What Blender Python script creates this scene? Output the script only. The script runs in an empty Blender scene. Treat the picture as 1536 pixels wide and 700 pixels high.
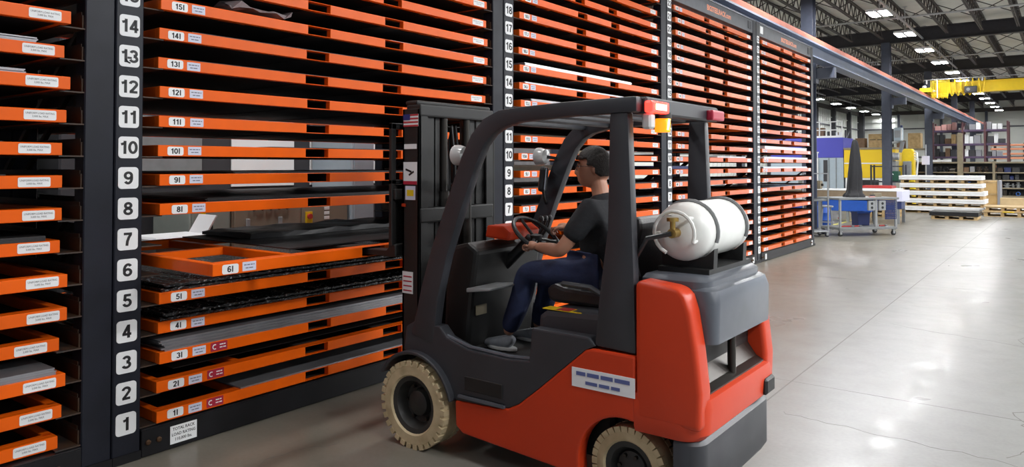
import bpy, bmesh, math, random
from mathutils import Vector, Matrix, Euler
random.seed(7)
SC = bpy.context.scene
COL = SC.collection
PI = math.pi
sin, cos = math.sin, math.cos

# ------------------------------------------------------------------ helpers
def link(o, parent=None):
    COL.objects.link(o)
    if parent is not None:
        o.parent = parent
    return o

class MB:
    """collects shapes in world coordinates and links them as ONE mesh object"""
    def __init__(s):
        s.v = []; s.f = []
    def add(s, vs, fs):
        n = len(s.v)
        s.v += [tuple(v) for v in vs]
        s.f += [tuple(i + n for i in f) for f in fs]
        return s
    def box(s, x0, x1, y0, y1, z0, z1):
        if x0 > x1: x0, x1 = x1, x0
        if y0 > y1: y0, y1 = y1, y0
        if z0 > z1: z0, z1 = z1, z0
        return s.add([(x0,y0,z0),(x1,y0,z0),(x1,y1,z0),(x0,y1,z0),(x0,y0,z1),(x1,y0,z1),(x1,y1,z1),(x0,y1,z1)],
                     [(3,2,1,0),(4,5,6,7),(0,1,5,4),(1,2,6,5),(2,3,7,6),(3,0,4,7)])
    def obox(s, c, size, rot=(0,0,0)):
        R = Euler(rot).to_matrix(); c = Vector(c)
        hx, hy, hz = [k/2 for k in size]
        vs = [c + R @ Vector(p) for p in ((-hx,-hy,-hz),(hx,-hy,-hz),(hx,hy,-hz),(-hx,hy,-hz),(-hx,-hy,hz),(hx,-hy,hz),(hx,hy,hz),(-hx,hy,hz))]
        return s.add(vs, [(3,2,1,0),(4,5,6,7),(0,1,5,4),(1,2,6,5),(2,3,7,6),(3,0,4,7)])
    def bar(s, p0, p1, w, h=None, up=(0,0,1)):
        """square section bar between two points"""
        h = h or w
        p0, p1 = Vector(p0), Vector(p1); d = (p1-p0).normalized(); u = Vector(up)
        if abs(d.dot(u)) > .98: u = Vector((1,0,0))
        a = d.cross(u).normalized()*w/2; b = d.cross(a).normalized()*h/2
        vs = [p0-a-b,p0+a-b,p0+a+b,p0-a+b,p1-a-b,p1+a-b,p1+a+b,p1-a+b]
        return s.add(vs, [(3,2,1,0),(4,5,6,7),(0,1,5,4),(1,2,6,5),(2,3,7,6),(3,0,4,7)])
    def tube(s, pts, r, seg=10, cap=True, closed=False):
        pts = [Vector(p) for p in pts]; n = len(pts)
        rs = r if isinstance(r, (list, tuple)) else [r]*n
        vs = []; fs = []; prev = None
        for i, p in enumerate(pts):
            if closed: d = pts[(i+1) % n] - pts[i-1]
            else: d = pts[min(i+1,n-1)] - pts[max(i-1,0)]
            d.normalize()
            if prev is None:
                u = Vector((0,0,1)) if abs(d.z) < .9 else Vector((1,0,0))
                a = d.cross(u).normalized()
            else:
                a = (prev - d*prev.dot(d)).normalized()
            prev = a; b = d.cross(a)
            for k in range(seg):
                t = 2*PI*k/seg
                vs.append(p + (a*cos(t) + b*sin(t))*rs[i])
        m = n if closed else n-1
        for i in range(m):
            j = (i+1) % n
            for k in range(seg):
                l = (k+1) % seg
                fs.append((i*seg+k, i*seg+l, j*seg+l, j*seg+k))
        if cap and not closed:
            fs.append(tuple(range(seg-1,-1,-1))); fs.append(tuple((n-1)*seg+k for k in range(seg)))
        return s.add(vs, fs)
    def cyl(s, p0, p1, r, seg=16, r2=None):
        return s.tube([p0, p1], [r, r if r2 is None else r2], seg)
    def lathe(s, prof, origin, axis='z', seg=24):
        """prof: (radius, along) pairs; closed at both ends when radius 0"""
        o = Vector(origin); vs = []; fs = []
        for r, a in prof:
            for k in range(seg):
                t = 2*PI*k/seg; c, d = r*cos(t), r*sin(t)
                vs.append(o + Vector({'z': (c,d,a), 'y': (d,a,c), 'x': (a,c,d)}[axis]))
        for i in range(len(prof)-1):
            for k in range(seg):
                l = (k+1) % seg
                fs.append((i*seg+k, i*seg+l, (i+1)*seg+l, (i+1)*seg+k))
        fs.append(tuple(range(seg-1,-1,-1))); fs.append(tuple((len(prof)-1)*seg+k for k in range(seg)))
        return s.add(vs, fs)
    def prism(s, poly, axis, a0, a1):
        """poly in the two other axes; axis 'y': (x,z), 'z': (x,y), 'x': (y,z)"""
        def P(q, a): return {'y': (q[0],a,q[1]), 'z': (q[0],q[1],a), 'x': (a,q[0],q[1])}[axis]
        n = len(poly)
        vs = [P(q,a0) for q in poly] + [P(q,a1) for q in poly]
        fs = [tuple(range(n-1,-1,-1)), tuple(range(n,2*n))] + [(i,(i+1)%n,n+(i+1)%n,n+i) for i in range(n)]
        return s.add(vs, fs)
    def strip(s, path, w, y0, y1):
        """bent flat bar: a path in (x,z) offset by +-w/2 and extruded along y"""
        L = []; R = []; n = len(path)
        ws = w if isinstance(w, (list, tuple)) else [w]*n
        for i, p in enumerate(path):
            a = path[max(i-1,0)]; b = path[min(i+1,n-1)]
            dx, dz = b[0]-a[0], b[1]-a[1]; l = math.hypot(dx,dz) or 1
            L.append((p[0]-dz/l*ws[i]/2, p[1]+dx/l*ws[i]/2)); R.append((p[0]+dz/l*ws[i]/2, p[1]-dx/l*ws[i]/2))
        vs = []; fs = []
        for i in range(n):
            vs += [(L[i][0],y0,L[i][1]),(R[i][0],y0,R[i][1]),(R[i][0],y1,R[i][1]),(L[i][0],y1,L[i][1])]
        for i in range(n-1):
            for k in range(4):
                l = (k+1) % 4
                fs.append((i*4+k, i*4+l, i*4+4+l, i*4+4+k))
        fs.append((3,2,1,0)); fs.append(tuple(4*(n-1)+k for k in range(4)))
        return s.add(vs, fs)
    def mesh(s, name, origin=(0,0,0), bevel=0, smooth=False, seg=1):
        me = bpy.data.meshes.new(name)
        o = Vector(origin)
        me.from_pydata([Vector(v)-o for v in s.v], [], s.f)
        bm = bmesh.new(); bm.from_mesh(me)
        bmesh.ops.recalc_face_normals(bm, faces=bm.faces)
        if bevel:
            es = [e for e in bm.edges if len(e.link_faces) == 2 and e.calc_face_angle(0) > .5]
            bmesh.ops.bevel(bm, geom=es, offset=bevel, segments=seg, affect='EDGES', profile=.6, clamp_overlap=True)
        bm.to_mesh(me); bm.free()
        if smooth:
            for p in me.polygons: p.use_smooth = True
            try: me.set_sharp_from_angle(angle=math.radians(38))
            except Exception: pass
        return me
    def build(s, name, mat, parent=None, bevel=0, smooth=False, seg=1):
        org = parent_origin(parent)
        me = s.mesh(name, org, bevel, smooth, seg)
        me.materials.append(mat)
        return link(bpy.data.objects.new(name, me), parent)

def parent_origin(p):
    o = Vector((0,0,0))
    while p is not None:
        o += Vector(p.location); p = p.parent
    return o

def tag(o, label=None, cat=None, group=None, kind=None):
    if label: o['label'] = label
    if cat: o['category'] = cat
    if group: o['group'] = group
    if kind: o['kind'] = kind
    return o

def thing(name, loc, label, cat, group=None, rz=0):
    o = bpy.data.objects.new(name, None); o.location = loc; o.rotation_euler = (0,0,rz)
    o.empty_display_size = .1
    return tag(link(o), label, cat, group)

def single(o, label, cat, group=None):
    return tag(o, label, cat, group)

def recentre(o):
    """move a one-mesh thing's origin to the bottom middle of its mesh"""
    vs = [v.co for v in o.data.vertices]
    c = Vector(((min(v.x for v in vs)+max(v.x for v in vs))/2, (min(v.y for v in vs)+max(v.y for v in vs))/2, min(v.z for v in vs)))
    o.data.transform(Matrix.Translation(-c)); o.location = Vector(o.location)+c
    return o

def copy_tree(o, parent=None, skip=()):
    c = o.copy(); COL.objects.link(c); c.parent = parent
    for ch in list(o.children):
        if ch.name.split('.')[0] in skip: continue
        copy_tree(ch, c, skip)
    return c

# ---------------------------------------------------------------- materials
def mat(name, col, rough=.5, metal=0., spec=.5, var=0., vscale=8., bump=0., bscale=60., rvar=0., col2=None, emit=None, estr=0., coat=0., alpha=None, trans=0.):
    m = bpy.data.materials.new(name); m.use_nodes = True
    nt = m.node_tree; N = nt.nodes; L = nt.links
    b = N['Principled BSDF']
    b.inputs['Base Color'].default_value = (*col, 1); b.inputs['Roughness'].default_value = rough
    b.inputs['Metallic'].default_value = metal; b.inputs['Specular IOR Level'].default_value = spec
    if coat: b.inputs['Coat Weight'].default_value = coat; b.inputs['Coat Roughness'].default_value = .12
    if trans: b.inputs['Transmission Weight'].default_value = trans
    if emit:
        b.inputs['Emission Color'].default_value = (*emit, 1); b.inputs['Emission Strength'].default_value = estr
    tc = None
    if var or bump or rvar or col2:
        tc = N.new('ShaderNodeTexCoord')
    if var or col2 or rvar:
        n = N.new('ShaderNodeTexNoise'); n.inputs['Scale'].default_value = vscale; n.inputs['Detail'].default_value = 5
        L.new(tc.outputs['Object'], n.inputs['Vector'])
        if var or col2:
            mx = N.new('ShaderNodeMix'); mx.data_type = 'RGBA'
            c2 = col2 or tuple(max(0, c*(1-var)) for c in col)
            rp = N.new('ShaderNodeValToRGB'); rp.color_ramp.elements[0].position = .38; rp.color_ramp.elements[1].position = .68
            L.new(n.outputs['Fac'], rp.inputs['Fac']); L.new(rp.outputs['Color'], mx.inputs[0])
            mx.inputs[6].default_value = (*col,1); mx.inputs[7].default_value = (*c2,1)
            L.new(mx.outputs[2], b.inputs['Base Color'])
        if rvar:
            mr = N.new('ShaderNodeMapRange'); mr.inputs['To Min'].default_value = max(.02, rough-rvar); mr.inputs['To Max'].default_value = min(1, rough+rvar)
            L.new(n.outputs['Fac'], mr.inputs['Value']); L.new(mr.outputs['Result'], b.inputs['Roughness'])
    if bump:
        n2 = N.new('ShaderNodeTexNoise'); n2.inputs['Scale'].default_value = bscale; n2.inputs['Detail'].default_value = 3
        L.new(tc.outputs['Object'], n2.inputs['Vector'])
        bp = N.new('ShaderNodeBump'); bp.inputs['Strength'].default_value = bump; bp.inputs['Distance'].default_value = .01
        L.new(n2.outputs['Fac'], bp.inputs['Height']); L.new(bp.outputs['Normal'], b.inputs['Normal'])
    return m

M = {}
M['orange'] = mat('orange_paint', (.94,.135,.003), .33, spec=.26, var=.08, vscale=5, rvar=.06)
M['pocket'] = mat('shaded_pocket_steel', (.020,.014,.012), .7)  # near-black colour stands in for the shade inside the pockets
M['orange_far'] = mat('orange_paint_far', (.82,.15,.022), .30, var=.1, vscale=5)  # second orange, for the trays of the two far racks
M['truck'] = mat('truck_orange_paint', (.56,.044,.010), .36, spec=.4, var=.06, vscale=3, rvar=.06)
M['rack'] = mat('rack_dark_paint', (.013,.015,.024), .40, spec=.28, var=.25, vscale=6, rvar=.08)
M['rust'] = mat('worn_dark_steel', (.030,.026,.024), .6, col2=(.075,.036,.016), vscale=9)
M['base'] = mat('base_beam_paint', (.009,.009,.011), .45, spec=.3, var=.3, vscale=7)
M['plate'] = mat('white_plate', (.88,.89,.90), .4)
M['header'] = mat('header_grey_paint', (.10,.108,.125), .45, var=.2)
M['ink'] = mat('black_ink', (.012,.012,.014), .5)
M['paper'] = mat('pale_paper_label', (.66,.68,.82), .45)
M['greyink'] = mat('grey_ink', (.16,.16,.22), .5)
M['redlabel'] = mat('red_label', (.42,.02,.05), .4)
M['bronze'] = mat('bronze_bolt', (.10,.055,.03), .45, metal=.7)
M['orange_ink'] = mat('orange_lettering', (.95,.32,.16), .45)
M['steel_dark'] = mat('dark_sheet_steel', (.045,.043,.045), .38, metal=.35, var=.35, vscale=3, rvar=.1)
M['steel_grey'] = mat('grey_sheet_steel', (.34,.34,.36), .34, metal=.5, var=.25, vscale=4, rvar=.1)
M['steel_light'] = mat('light_sheet_steel', (.55,.56,.60), .28, metal=.6, var=.15, vscale=4)
M['white_sheet'] = mat('white_sheet', (.80,.81,.84), .35)
M['blue_sheet'] = mat('blue_film_sheet', (.10,.13,.55), .35)
M['brown_sheet'] = mat('brown_board', (.055,.040,.034), .7, var=.2, vscale=4)
M['pan'] = mat('shade_pan_dark', (.014,.011,.011), .6, spec=.2)
M['film'] = mat('wrinkled_plastic', (.30,.27,.28), .22, bump=.4, bscale=25)
M['black_plastic'] = mat('black_plastic', (.012,.012,.013), .4, bump=.1, bscale=80)
M['black_gloss'] = mat('black_gloss_wrap', (.010,.010,.011), .2, bump=.9, bscale=70, col2=(.42,.42,.44), vscale=42)  # pale flecks in the colour stand in for glints on the wrap
_r = [n for n in M['black_gloss'].node_tree.nodes if n.type == 'VALTORGB'][0]; _r.color_ramp.elements[0].position = .60; _r.color_ramp.elements[1].position = .68
M['truck_grey'] = mat('truck_grey_paint', (.036,.038,.045), .42, var=.2, vscale=4, rvar=.06)
M['truck_hood'] = mat('truck_grey_hood', (.095,.105,.125), .32, var=.15, vscale=4, rvar=.08)
M['truck_black'] = mat('truck_black_steel', (.012,.012,.012), .5, var=.3, vscale=8)
M['chain'] = mat('oily_chain', (.05,.045,.04), .35, metal=.8)
M['tyre'] = mat('cream_tyre_rubber', (.58,.47,.29), .75, col2=(.42,.33,.19), vscale=9, bump=.2, bscale=40)
M['wheel'] = mat('dark_wheel_rim', (.030,.030,.028), .55, var=.3, vscale=12)
M['tank'] = mat('white_tank_paint', (.78,.79,.76), .35, var=.08, vscale=6)
M['brass'] = mat('brass', (.55,.38,.12), .35, metal=1)
M['red_glow'] = mat('red_lamp_lens', (.7,.02,.02), .25, emit=(1,.045,.03), estr=2.2)
M['hot_glow'] = mat('red_lamp_bulb', (1,.5,.3), .25, emit=(1,.45,.25), estr=5.5)
M['amber_glow'] = mat('amber_lamp_lens', (.75,.22,.01), .2, emit=(1,.28,.01), estr=1.1)
M['amber_hot'] = mat('amber_flash_tube', (1,.6,.1), .2, emit=(1,.55,.08), estr=9)
M['clear'] = mat('lamp_glass', (.65,.66,.66), .15)
M['label_white'] = mat('white_sticker', (.80,.82,.84), .4)
M['blueink'] = mat('blue_ink', (.10,.13,.32), .5)
M['yellow'] = mat('yellow_paint', (.80,.56,.012), .4, var=.06)
M['yellow_panel'] = mat('yellow_panel', (.80,.54,.008), .5)
M['blue'] = mat('blue_paint', (.015,.085,.42), .45, var=.1)
M['blue_panel'] = mat('blue_machine_panel', (.060,.062,.42), .5)
M['pale_blue'] = mat('pale_blue_panel', (.36,.43,.49), .45, var=.05)
M['white'] = mat('white_paint', (.76,.77,.78), .5)
M['grey'] = mat('grey_paint', (.21,.22,.225), .5, var=.15)
M['mid_grey'] = mat('machine_grey', (.30,.31,.32), .4, var=.1)
M['beige'] = mat('beige_cabinet', (.26,.22,.17), .5, var=.06, vscale=3)
M['sage'] = mat('grey_green_cabinet', (.28,.31,.28), .45, var=.05)
M['wood'] = mat('pale_pallet_wood', (.52,.36,.17), .75, col2=(.38,.25,.11), vscale=6)
M['ply'] = mat('plywood_crate', (.55,.36,.15), .7, col2=(.46,.28,.10), vscale=3)
M['cardboard'] = mat('cardboard', (.50,.36,.19), .8, var=.12, vscale=4)
M['brown'] = mat('brown_cardboard', (.20,.12,.07), .8, var=.2)
M['tan'] = mat('tan_rack_paint', (.25,.21,.14), .55, var=.15)
M['tan_skirt'] = mat('tan_machine_skirt', (.27,.20,.13), .6, var=.15)
M['lavender'] = mat('pale_lavender_panel', (.66,.66,.82), .4)
M['cloth'] = mat('black_dust_cover', (.010,.010,.013), .7, bump=.5, bscale=14)
M['red'] = mat('red_tool_paint', (.45,.035,.03), .45)
M['green'] = mat('dark_green_case', (.012,.075,.045), .5)
M['maroon'] = mat('maroon_rack_beam', (.085,.030,.035), .55)
M['purple'] = mat('purple_rack_beam', (.075,.045,.095), .5)
M['salmon'] = mat('salmon_beam_paint', (.60,.24,.13), .55)
M['navy'] = mat('navy_bin', (.018,.030,.12), .5)
M['bin_blue'] = mat('blue_bin', (.05,.17,.55), .45)
M['bin_dark'] = mat('charcoal_bin', (.035,.035,.04), .6)
M['bin_grey'] = mat('grey_bin', (.25,.25,.27), .55)
M['bin_pink'] = mat('pink_wrap', (.62,.33,.30), .5)
M['column'] = mat('column_blue_grey', (.062,.072,.105), .45, var=.15)
M['runway'] = mat('runway_grey_blue', (.13,.16,.23), .42, var=.15, vscale=3)
M['rail_orange'] = mat('runway_orange_rail', (.42,.13,.085), .7, spec=.2, var=.2, vscale=3)
M['girder'] = mat('girder_dark', (.030,.028,.034), .6, var=.2)
M['joist'] = mat('joist_brown_grey', (.050,.042,.040), .6)
M['conduit'] = mat('galvanised_conduit', (.45,.46,.48), .4, metal=.6)
M['deck'] = mat('roof_insulation', (.62,.62,.57), .7, var=.10, vscale=2.5, bump=.5, bscale=2.2)
M['wallp'] = mat('white_wall_panel', (.66,.68,.64), .6, var=.04, vscale=1)
M['girt'] = mat('wall_girt_dark', (.05,.052,.062), .6)
M['lens'] = mat('lamp_lens', (.9,.9,.9), .4, emit=(.98,.99,1), estr=1)
M['skin'] = mat('skin', (.46,.225,.145), .5, var=.06)
M['shirt'] = mat('black_polo_cloth', (.010,.011,.014), .85, bump=.3, bscale=30)
M['denim'] = mat('dark_blue_denim', (.020,.030,.085), .85, var=.25, vscale=14, bump=.2, bscale=60)
M['hair'] = mat('dark_hair', (.016,.012,.010), .6, bump=.5, bscale=90)
M['shoe'] = mat('grey_sneaker', (.36,.38,.42), .6, var=.3, vscale=18)
M['sole'] = mat('white_shoe_sole', (.7,.7,.7), .6)
M['eye'] = mat('eye_white', (.7,.68,.66), .2)
M['tape'] = mat('yellow_floor_tape', (.75,.68,.12), .45)
M['joint'] = mat('joint_filler', (.14,.135,.12), .5)
M['flag_red'] = mat('flag_red', (.45,.03,.04), .5)
M['flag_blue'] = mat('flag_blue', (.02,.03,.18), .5)
M['mirror'] = mat('mirror_glass', (.8,.8,.82), .06, metal=1)

def floor_material():
    m = bpy.data.materials.new('sealed_concrete'); m.use_nodes = True
    nt = m.node_tree; N = nt.nodes; L = nt.links; b = N['Principled BSDF']
    tc = N.new('ShaderNodeTexCoord')
    def noise(scale, detail, rough=.55, dist=0):
        n = N.new('ShaderNodeTexNoise'); n.inputs['Scale'].default_value = scale; n.inputs['Detail'].default_value = detail
        n.inputs['Roughness'].default_value = rough; n.inputs['Distortion'].default_value = dist
        L.new(tc.outputs['Object'], n.inputs['Vector']); return n
    def ramp(src, p0, p1, c0, c1):
        r = N.new('ShaderNodeValToRGB'); e = r.color_ramp.elements
        e[0].position = p0; e[1].position = p1; e[0].color = (*c0,1); e[1].color = (*c1,1)
        L.new(src.outputs['Fac'], r.inputs['Fac']); return r
    def mix(mode, fac, a, bb):
        x = N.new('ShaderNodeMix'); x.data_type = 'RGBA'; x.blend_type = mode; x.inputs[0].default_value = fac
        L.new(a, x.inputs[6]); L.new(bb, x.inputs[7]); return x.outputs[2]
    big = ramp(noise(.45, 6), .3, .72, (.250,.253,.248), (.288,.292,.288))
    mid = ramp(noise(2.6, 8, .6, 0), .25, .75, (.93,.925,.91), (1.03,1.03,1.03))
    fine = ramp(noise(38, 4), .3, .7, (.93,.93,.93), (1.04,1.04,1.04))
    scuff = ramp(noise(2.1, 10, .7, 1.2), .52, .80, (1,1,1), (.62,.60,.57))
    c = mix('MULTIPLY', 1, big.outputs['Color'], mid.outputs['Color'])
    c = mix('MULTIPLY', 1, c, fine.outputs['Color'])
    c = mix('MULTIPLY', .16, c, scuff.outputs['Color'])
    # rack shade painted into the lane's colour, with some brown dirt, fading out raggedly
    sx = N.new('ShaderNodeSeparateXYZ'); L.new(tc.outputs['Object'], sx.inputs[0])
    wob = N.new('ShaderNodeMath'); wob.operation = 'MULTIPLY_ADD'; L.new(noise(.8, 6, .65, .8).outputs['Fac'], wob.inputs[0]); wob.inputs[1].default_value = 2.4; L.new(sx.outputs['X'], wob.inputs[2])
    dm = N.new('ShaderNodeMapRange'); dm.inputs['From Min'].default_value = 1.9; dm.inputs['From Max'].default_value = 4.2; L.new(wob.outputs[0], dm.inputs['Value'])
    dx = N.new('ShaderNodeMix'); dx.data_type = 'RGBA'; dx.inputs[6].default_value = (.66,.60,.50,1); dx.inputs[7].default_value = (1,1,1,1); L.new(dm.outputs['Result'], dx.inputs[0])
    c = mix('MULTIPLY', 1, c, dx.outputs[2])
    L.new(c, b.inputs['Base Color'])
    mr = N.new('ShaderNodeMapRange'); mr.inputs['From Min'].default_value = .3; mr.inputs['From Max'].default_value = .7
    mr.inputs['To Min'].default_value = .27; mr.inputs['To Max'].default_value = .35
    L.new(noise(.9, 4, .55, .3).outputs['Fac'], mr.inputs['Value']); L.new(mr.outputs['Result'], b.inputs['Roughness'])
    b.inputs['Specular IOR Level'].default_value = .27
    # worn clear sealer
    cw_ = N.new('ShaderNodeMapRange'); cw_.inputs['From Min'].default_value = .44; cw_.inputs['From Max'].default_value = .62
    cw_.inputs['To Min'].default_value = .0; cw_.inputs['To Max'].default_value = .16
    L.new(noise(4.5, 4, .6, .2).outputs['Fac'], cw_.inputs['Value']); L.new(cw_.outputs['Result'], b.inputs['Coat Weight'])
    b.inputs['Coat Roughness'].default_value = .13
    return m
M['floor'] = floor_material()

# --------------------------------------------------------------------- text
_tc = {}
def text_mesh(body, size, bold=0., align='CENTER', spacing=1., xs=1.):
    key = (body, round(size,4), bold, align, spacing, xs)
    if key in _tc: return _tc[key]
    cu = bpy.data.curves.new('t', 'FONT'); cu.body = body; cu.size = size; cu.align_x = align; cu.align_y = 'CENTER'
    cu.offset = bold*size; cu.resolution_u = 2; cu.space_line = spacing
    ob = bpy.data.objects.new('t', cu); COL.objects.link(ob)
    dg = bpy.context.evaluated_depsgraph_get(); dg.update()
    me = bpy.data.meshes.new_from_object(ob.evaluated_get(dg))
    bpy.data.objects.remove(ob); bpy.data.curves.remove(cu)
    if align == 'CENTER' and len(me.vertices):
        ys = [v.co.y for v in me.vertices]; x_ = [v.co.x for v in me.vertices]
        me.transform(Matrix.Diagonal((xs,1,1,1)) @ Matrix.Translation((-(min(x_)+max(x_))/2, -(min(ys)+max(ys))/2, 0)))
    _tc[key] = me
    return me
def _arc(cx, cy, rx, ry, a0, a1, n=14):
    return [(cx+rx*cos(math.radians(a0+(a1-a0)*k/n)), cy+ry*sin(math.radians(a0+(a1-a0)*k/n))) for k in range(n+1)]
GLYPH = {
 '0': (.66, [_arc(.33,.5,.225,.405,0,360,28)]),
 '1': (.56, [[(.36,0),(.36,1)],[(.38,.86),(.27,.78),(.10,.73)]]),
 '2': (.66, [_arc(.325,.70,.215,.205,175,-35)+[(.30,.30),(.17,.16),(.14,.09)],[(.07,.09),(.59,.09)]]),
 '3': (.66, [_arc(.315,.72,.19,.185,165,-90),_arc(.315,.295,.225,.20,90,-165)]),
 '4': (.66, [[(.44,0),(.44,1)],[(.42,.93),(.11,.30)],[(.03,.285),(.62,.285)]]),
 '5': (.66, [[(.14,.91),(.57,.91)],[(.20,.97),(.155,.50)],_arc(.315,.335,.225,.24,140,-165)]),
 '6': (.66, [_arc(.335,.315,.215,.225,0,360,24),_arc(.355,.5,.24,.405,42,195)]),
 '7': (.66, [[(.06,.91),(.60,.91)],[(.52,.86),(.39,.62),(.30,.33),(.27,0)]]),
 '8': (.66, [_arc(.33,.73,.185,.18,0,360,22),_arc(.33,.29,.225,.20,0,360,24)]),
 '9': (.66, [_arc(.325,.685,.215,.225,0,360,24),_arc(.305,.5,.24,.405,222,375)]),
 'I': (.40, [[(.20,0),(.20,1)]]), 'J': (.58, [[(.42,1),(.42,.32)]+_arc(.26,.30,.165,.21,0,-165)]),
 'K': (.70, [[(.14,0),(.14,1)],[(.58,1),(.18,.45)],[(.28,.58),(.62,0)]]), 'L': (.60, [[(.14,0),(.14,1)],[(.06,.09),(.56,.09)]]),
 'A': (.72, [[(.36,.98),(.08,0)],[(.36,.98),(.64,0)],[(.16,.26),(.56,.26)]]),
}
_gm = {}
def glyphs(name, body, h, w, material, parent, x):
    """bold sans lettering built stroke by stroke, flat, read from +x and centred"""
    key = (body, h, w, material.name)
    if key not in _gm:
        vs = []; fs = []; cx = 0; SW = w
        for ch in body:
            adv, paths = GLYPH[ch]
            for P in paths:
                n0 = len(vs); n = len(P)
                for i, p in enumerate(P):
                    a = P[max(i-1,0)]; b = P[min(i+1,n-1)]
                    if i == 0 and P[0] == P[-1]: a = P[-2]
                    if i == n-1 and P[0] == P[-1]: b = P[1]
                    if math.hypot(P[0][0]-P[-1][0], P[0][1]-P[-1][1]) < 1e-4 and i in (0, n-1): a, b = P[-2], P[1]
                    dx, dy = b[0]-a[0], b[1]-a[1]; l = math.hypot(dx,dy) or 1
                    ox, oy = -dy/l*SW/2, dx/l*SW/2
                    vs += [(0,(cx+p[0]+ox)*h,(p[1]+oy)*h),(0,(cx+p[0]-ox)*h,(p[1]-oy)*h)]
                fs += [(n0+2*i,n0+2*i+1,n0+2*i+3,n0+2*i+2) for i in range(n-1)]
            cx += adv
        me = bpy.data.meshes.new(name); me.from_pydata([(a, (b-cx*h/2)*1.14, c-h/2) for a,b,c in vs], [], fs); me.materials.append(material)
        bm = bmesh.new(); bm.from_mesh(me)
        for f in bm.faces:
            f.normal_update()
            if f.normal.x < 0: f.normal_flip()
        bm.to_mesh(me); bm.free(); _gm[key] = me
    o = link(bpy.data.objects.new(name, _gm[key]), parent); o.location = (x,0,0)
    return o
FACE_X = (PI/2, 0, PI/2)      # lettering read from +x
FACE_Y = (PI/2, 0, 0)         # lettering read from -y
FACE_BACK = (PI/2, 0, PI/2)
def text(name, body, size, material, loc, rot, parent=None, bold=0., spacing=1., xs=1.):
    me = text_mesh(body, size, bold, spacing=spacing, xs=xs)
    if not me.materials: me.materials.append(material)
    elif me.materials[0] != material:
        me = me.copy(); me.materials.clear(); me.materials.append(material)
    o = link(bpy.data.objects.new(name, me), parent)
    o.location = Vector(loc) - parent_origin(parent); o.rotation_euler = rot
    return o

def rounded(w, h, r, n=4):
    pts = []
    for cx, cy, a0 in ((w/2-r,h/2-r,0),(-w/2+r,h/2-r,PI/2),(-w/2+r,-h/2+r,PI),(w/2-r,-h/2+r,1.5*PI)):
        for k in range(n+1):
            a = a0 + PI/2*k/n; pts.append((cx+r*cos(a), cy+r*sin(a)))
    return pts
NUM = ['zero','one','two','three','four','five','six','seven','eight','nine','ten','eleven','twelve','thirteen','fourteen','fifteen','sixteen','seventeen','eighteen','nineteen','twenty','twenty-one','twenty-two']

# ------------------------------------------------------------------- camera
F, THETA, PITCH = 1100., math.atan(833/1100.), math.atan(1100/58000.)
cam = bpy.data.cameras.new('camera'); cam.sensor_width = 36; cam.lens = F/1536*36
cam.shift_y = -122.863/1536; cam.clip_end = 300; cam.clip_start = .05
camo = link(bpy.data.objects.new('camera', cam)); camo.location = (4.371, 0, 1.723)
camo.rotation_euler = (PI/2+PITCH, 0, THETA)
SC.camera = camo

# --------------------------------------------------------------- room shell
def struct(name, mb, m, parent=None, **k):
    return tag(mb.build(name, m, parent, **k), kind='structure')
XL, XR, YB, YF, ZR = -10.9, 30., -14., 73.2, 7.1
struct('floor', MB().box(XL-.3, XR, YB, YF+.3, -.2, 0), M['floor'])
struct('ceiling', MB().box(XL-.3, XR, YB, YF+.3, ZR, ZR+.2), M['deck'])
fw = struct('wall_far', MB().box(XL-.3, XR, YF, YF+.3, 0, ZR), M['wallp'])
lw = struct('wall_left', MB().box(XL-.3, XL, YB, YF, 0, ZR), M['wallp'])
# open dock door letting daylight in, far along the end wall
M['daylight'] = mat('daylight', (.8,.9,1), .6, emit=(.72,.84,1), estr=8)
struct('door_1', MB().box(13.6,21.5,YF-.02,YF-.005,.9,4.3), M['daylight'])
struct('door_1', MB().box(13.4,13.6,YF-.08,YF-.005,0,4.5).box(21.5,21.7,YF-.08,YF-.005,0,4.5).box(13.6,21.5,YF-.08,YF-.005,4.3,4.5).box(13.6,21.5,YF-.08,YF-.005,0,.9), M['girt'])
# girts, ribs and wall columns
for k, z in enumerate((2.4, 4.92, 5.6)):
    struct('trim_1', MB().box(XL, XR, YF-.10, YF, z, z+(.10 if z < 5 else .05)), M['girt'] if z < 5 else M['wallp'])
    struct('trim_1', MB().box(XL, XL+.10, YB, YF-.1, z, z+(.10 if z < 5 else .05)), M['girt'] if z < 5 else M['wallp'])
struct('trim_2', MB().box(XL, XR, YF-.14, YF, 6.22, 6.55), M['joist'])
struct('trim_2', MB().box(XL, XL+.14, YB, YF-.14, 6.22, 6.55), M['joist'])
for x in (-7.6, -4.3, -1.0, 2.3, 5.6, 8.9):
    struct('wall_column', MB().box(x-.1, x+.1, YF-.26, YF-.14, 0, 6.3), M['column'])
for y in (42., 47.3, 52.6, 57.9, 63.2, 68.5):
    struct('wall_column', MB().box(XL, XL+.34, y-.15, y+.15, 0, 6.4), M['girt'])
struct('wall_column', MB().box(XL, XL+.5, YF-.7, YF-.14, 0, 6.6), M['girt'])
rib = MB()
for k in range(40):
    x = XL+.5+k*.62; rib.box(x, x+.03, YF-.03, YF, 0, 6.3)
struct('trim_3', rib, M['wallp'])
rib = MB()
for k in range(60):
    y = 35+k*.62; rib.box(XL, XL+.03, y, y+.03, 0, 6.3)
struct('trim_4', rib, M['wallp'])
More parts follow.
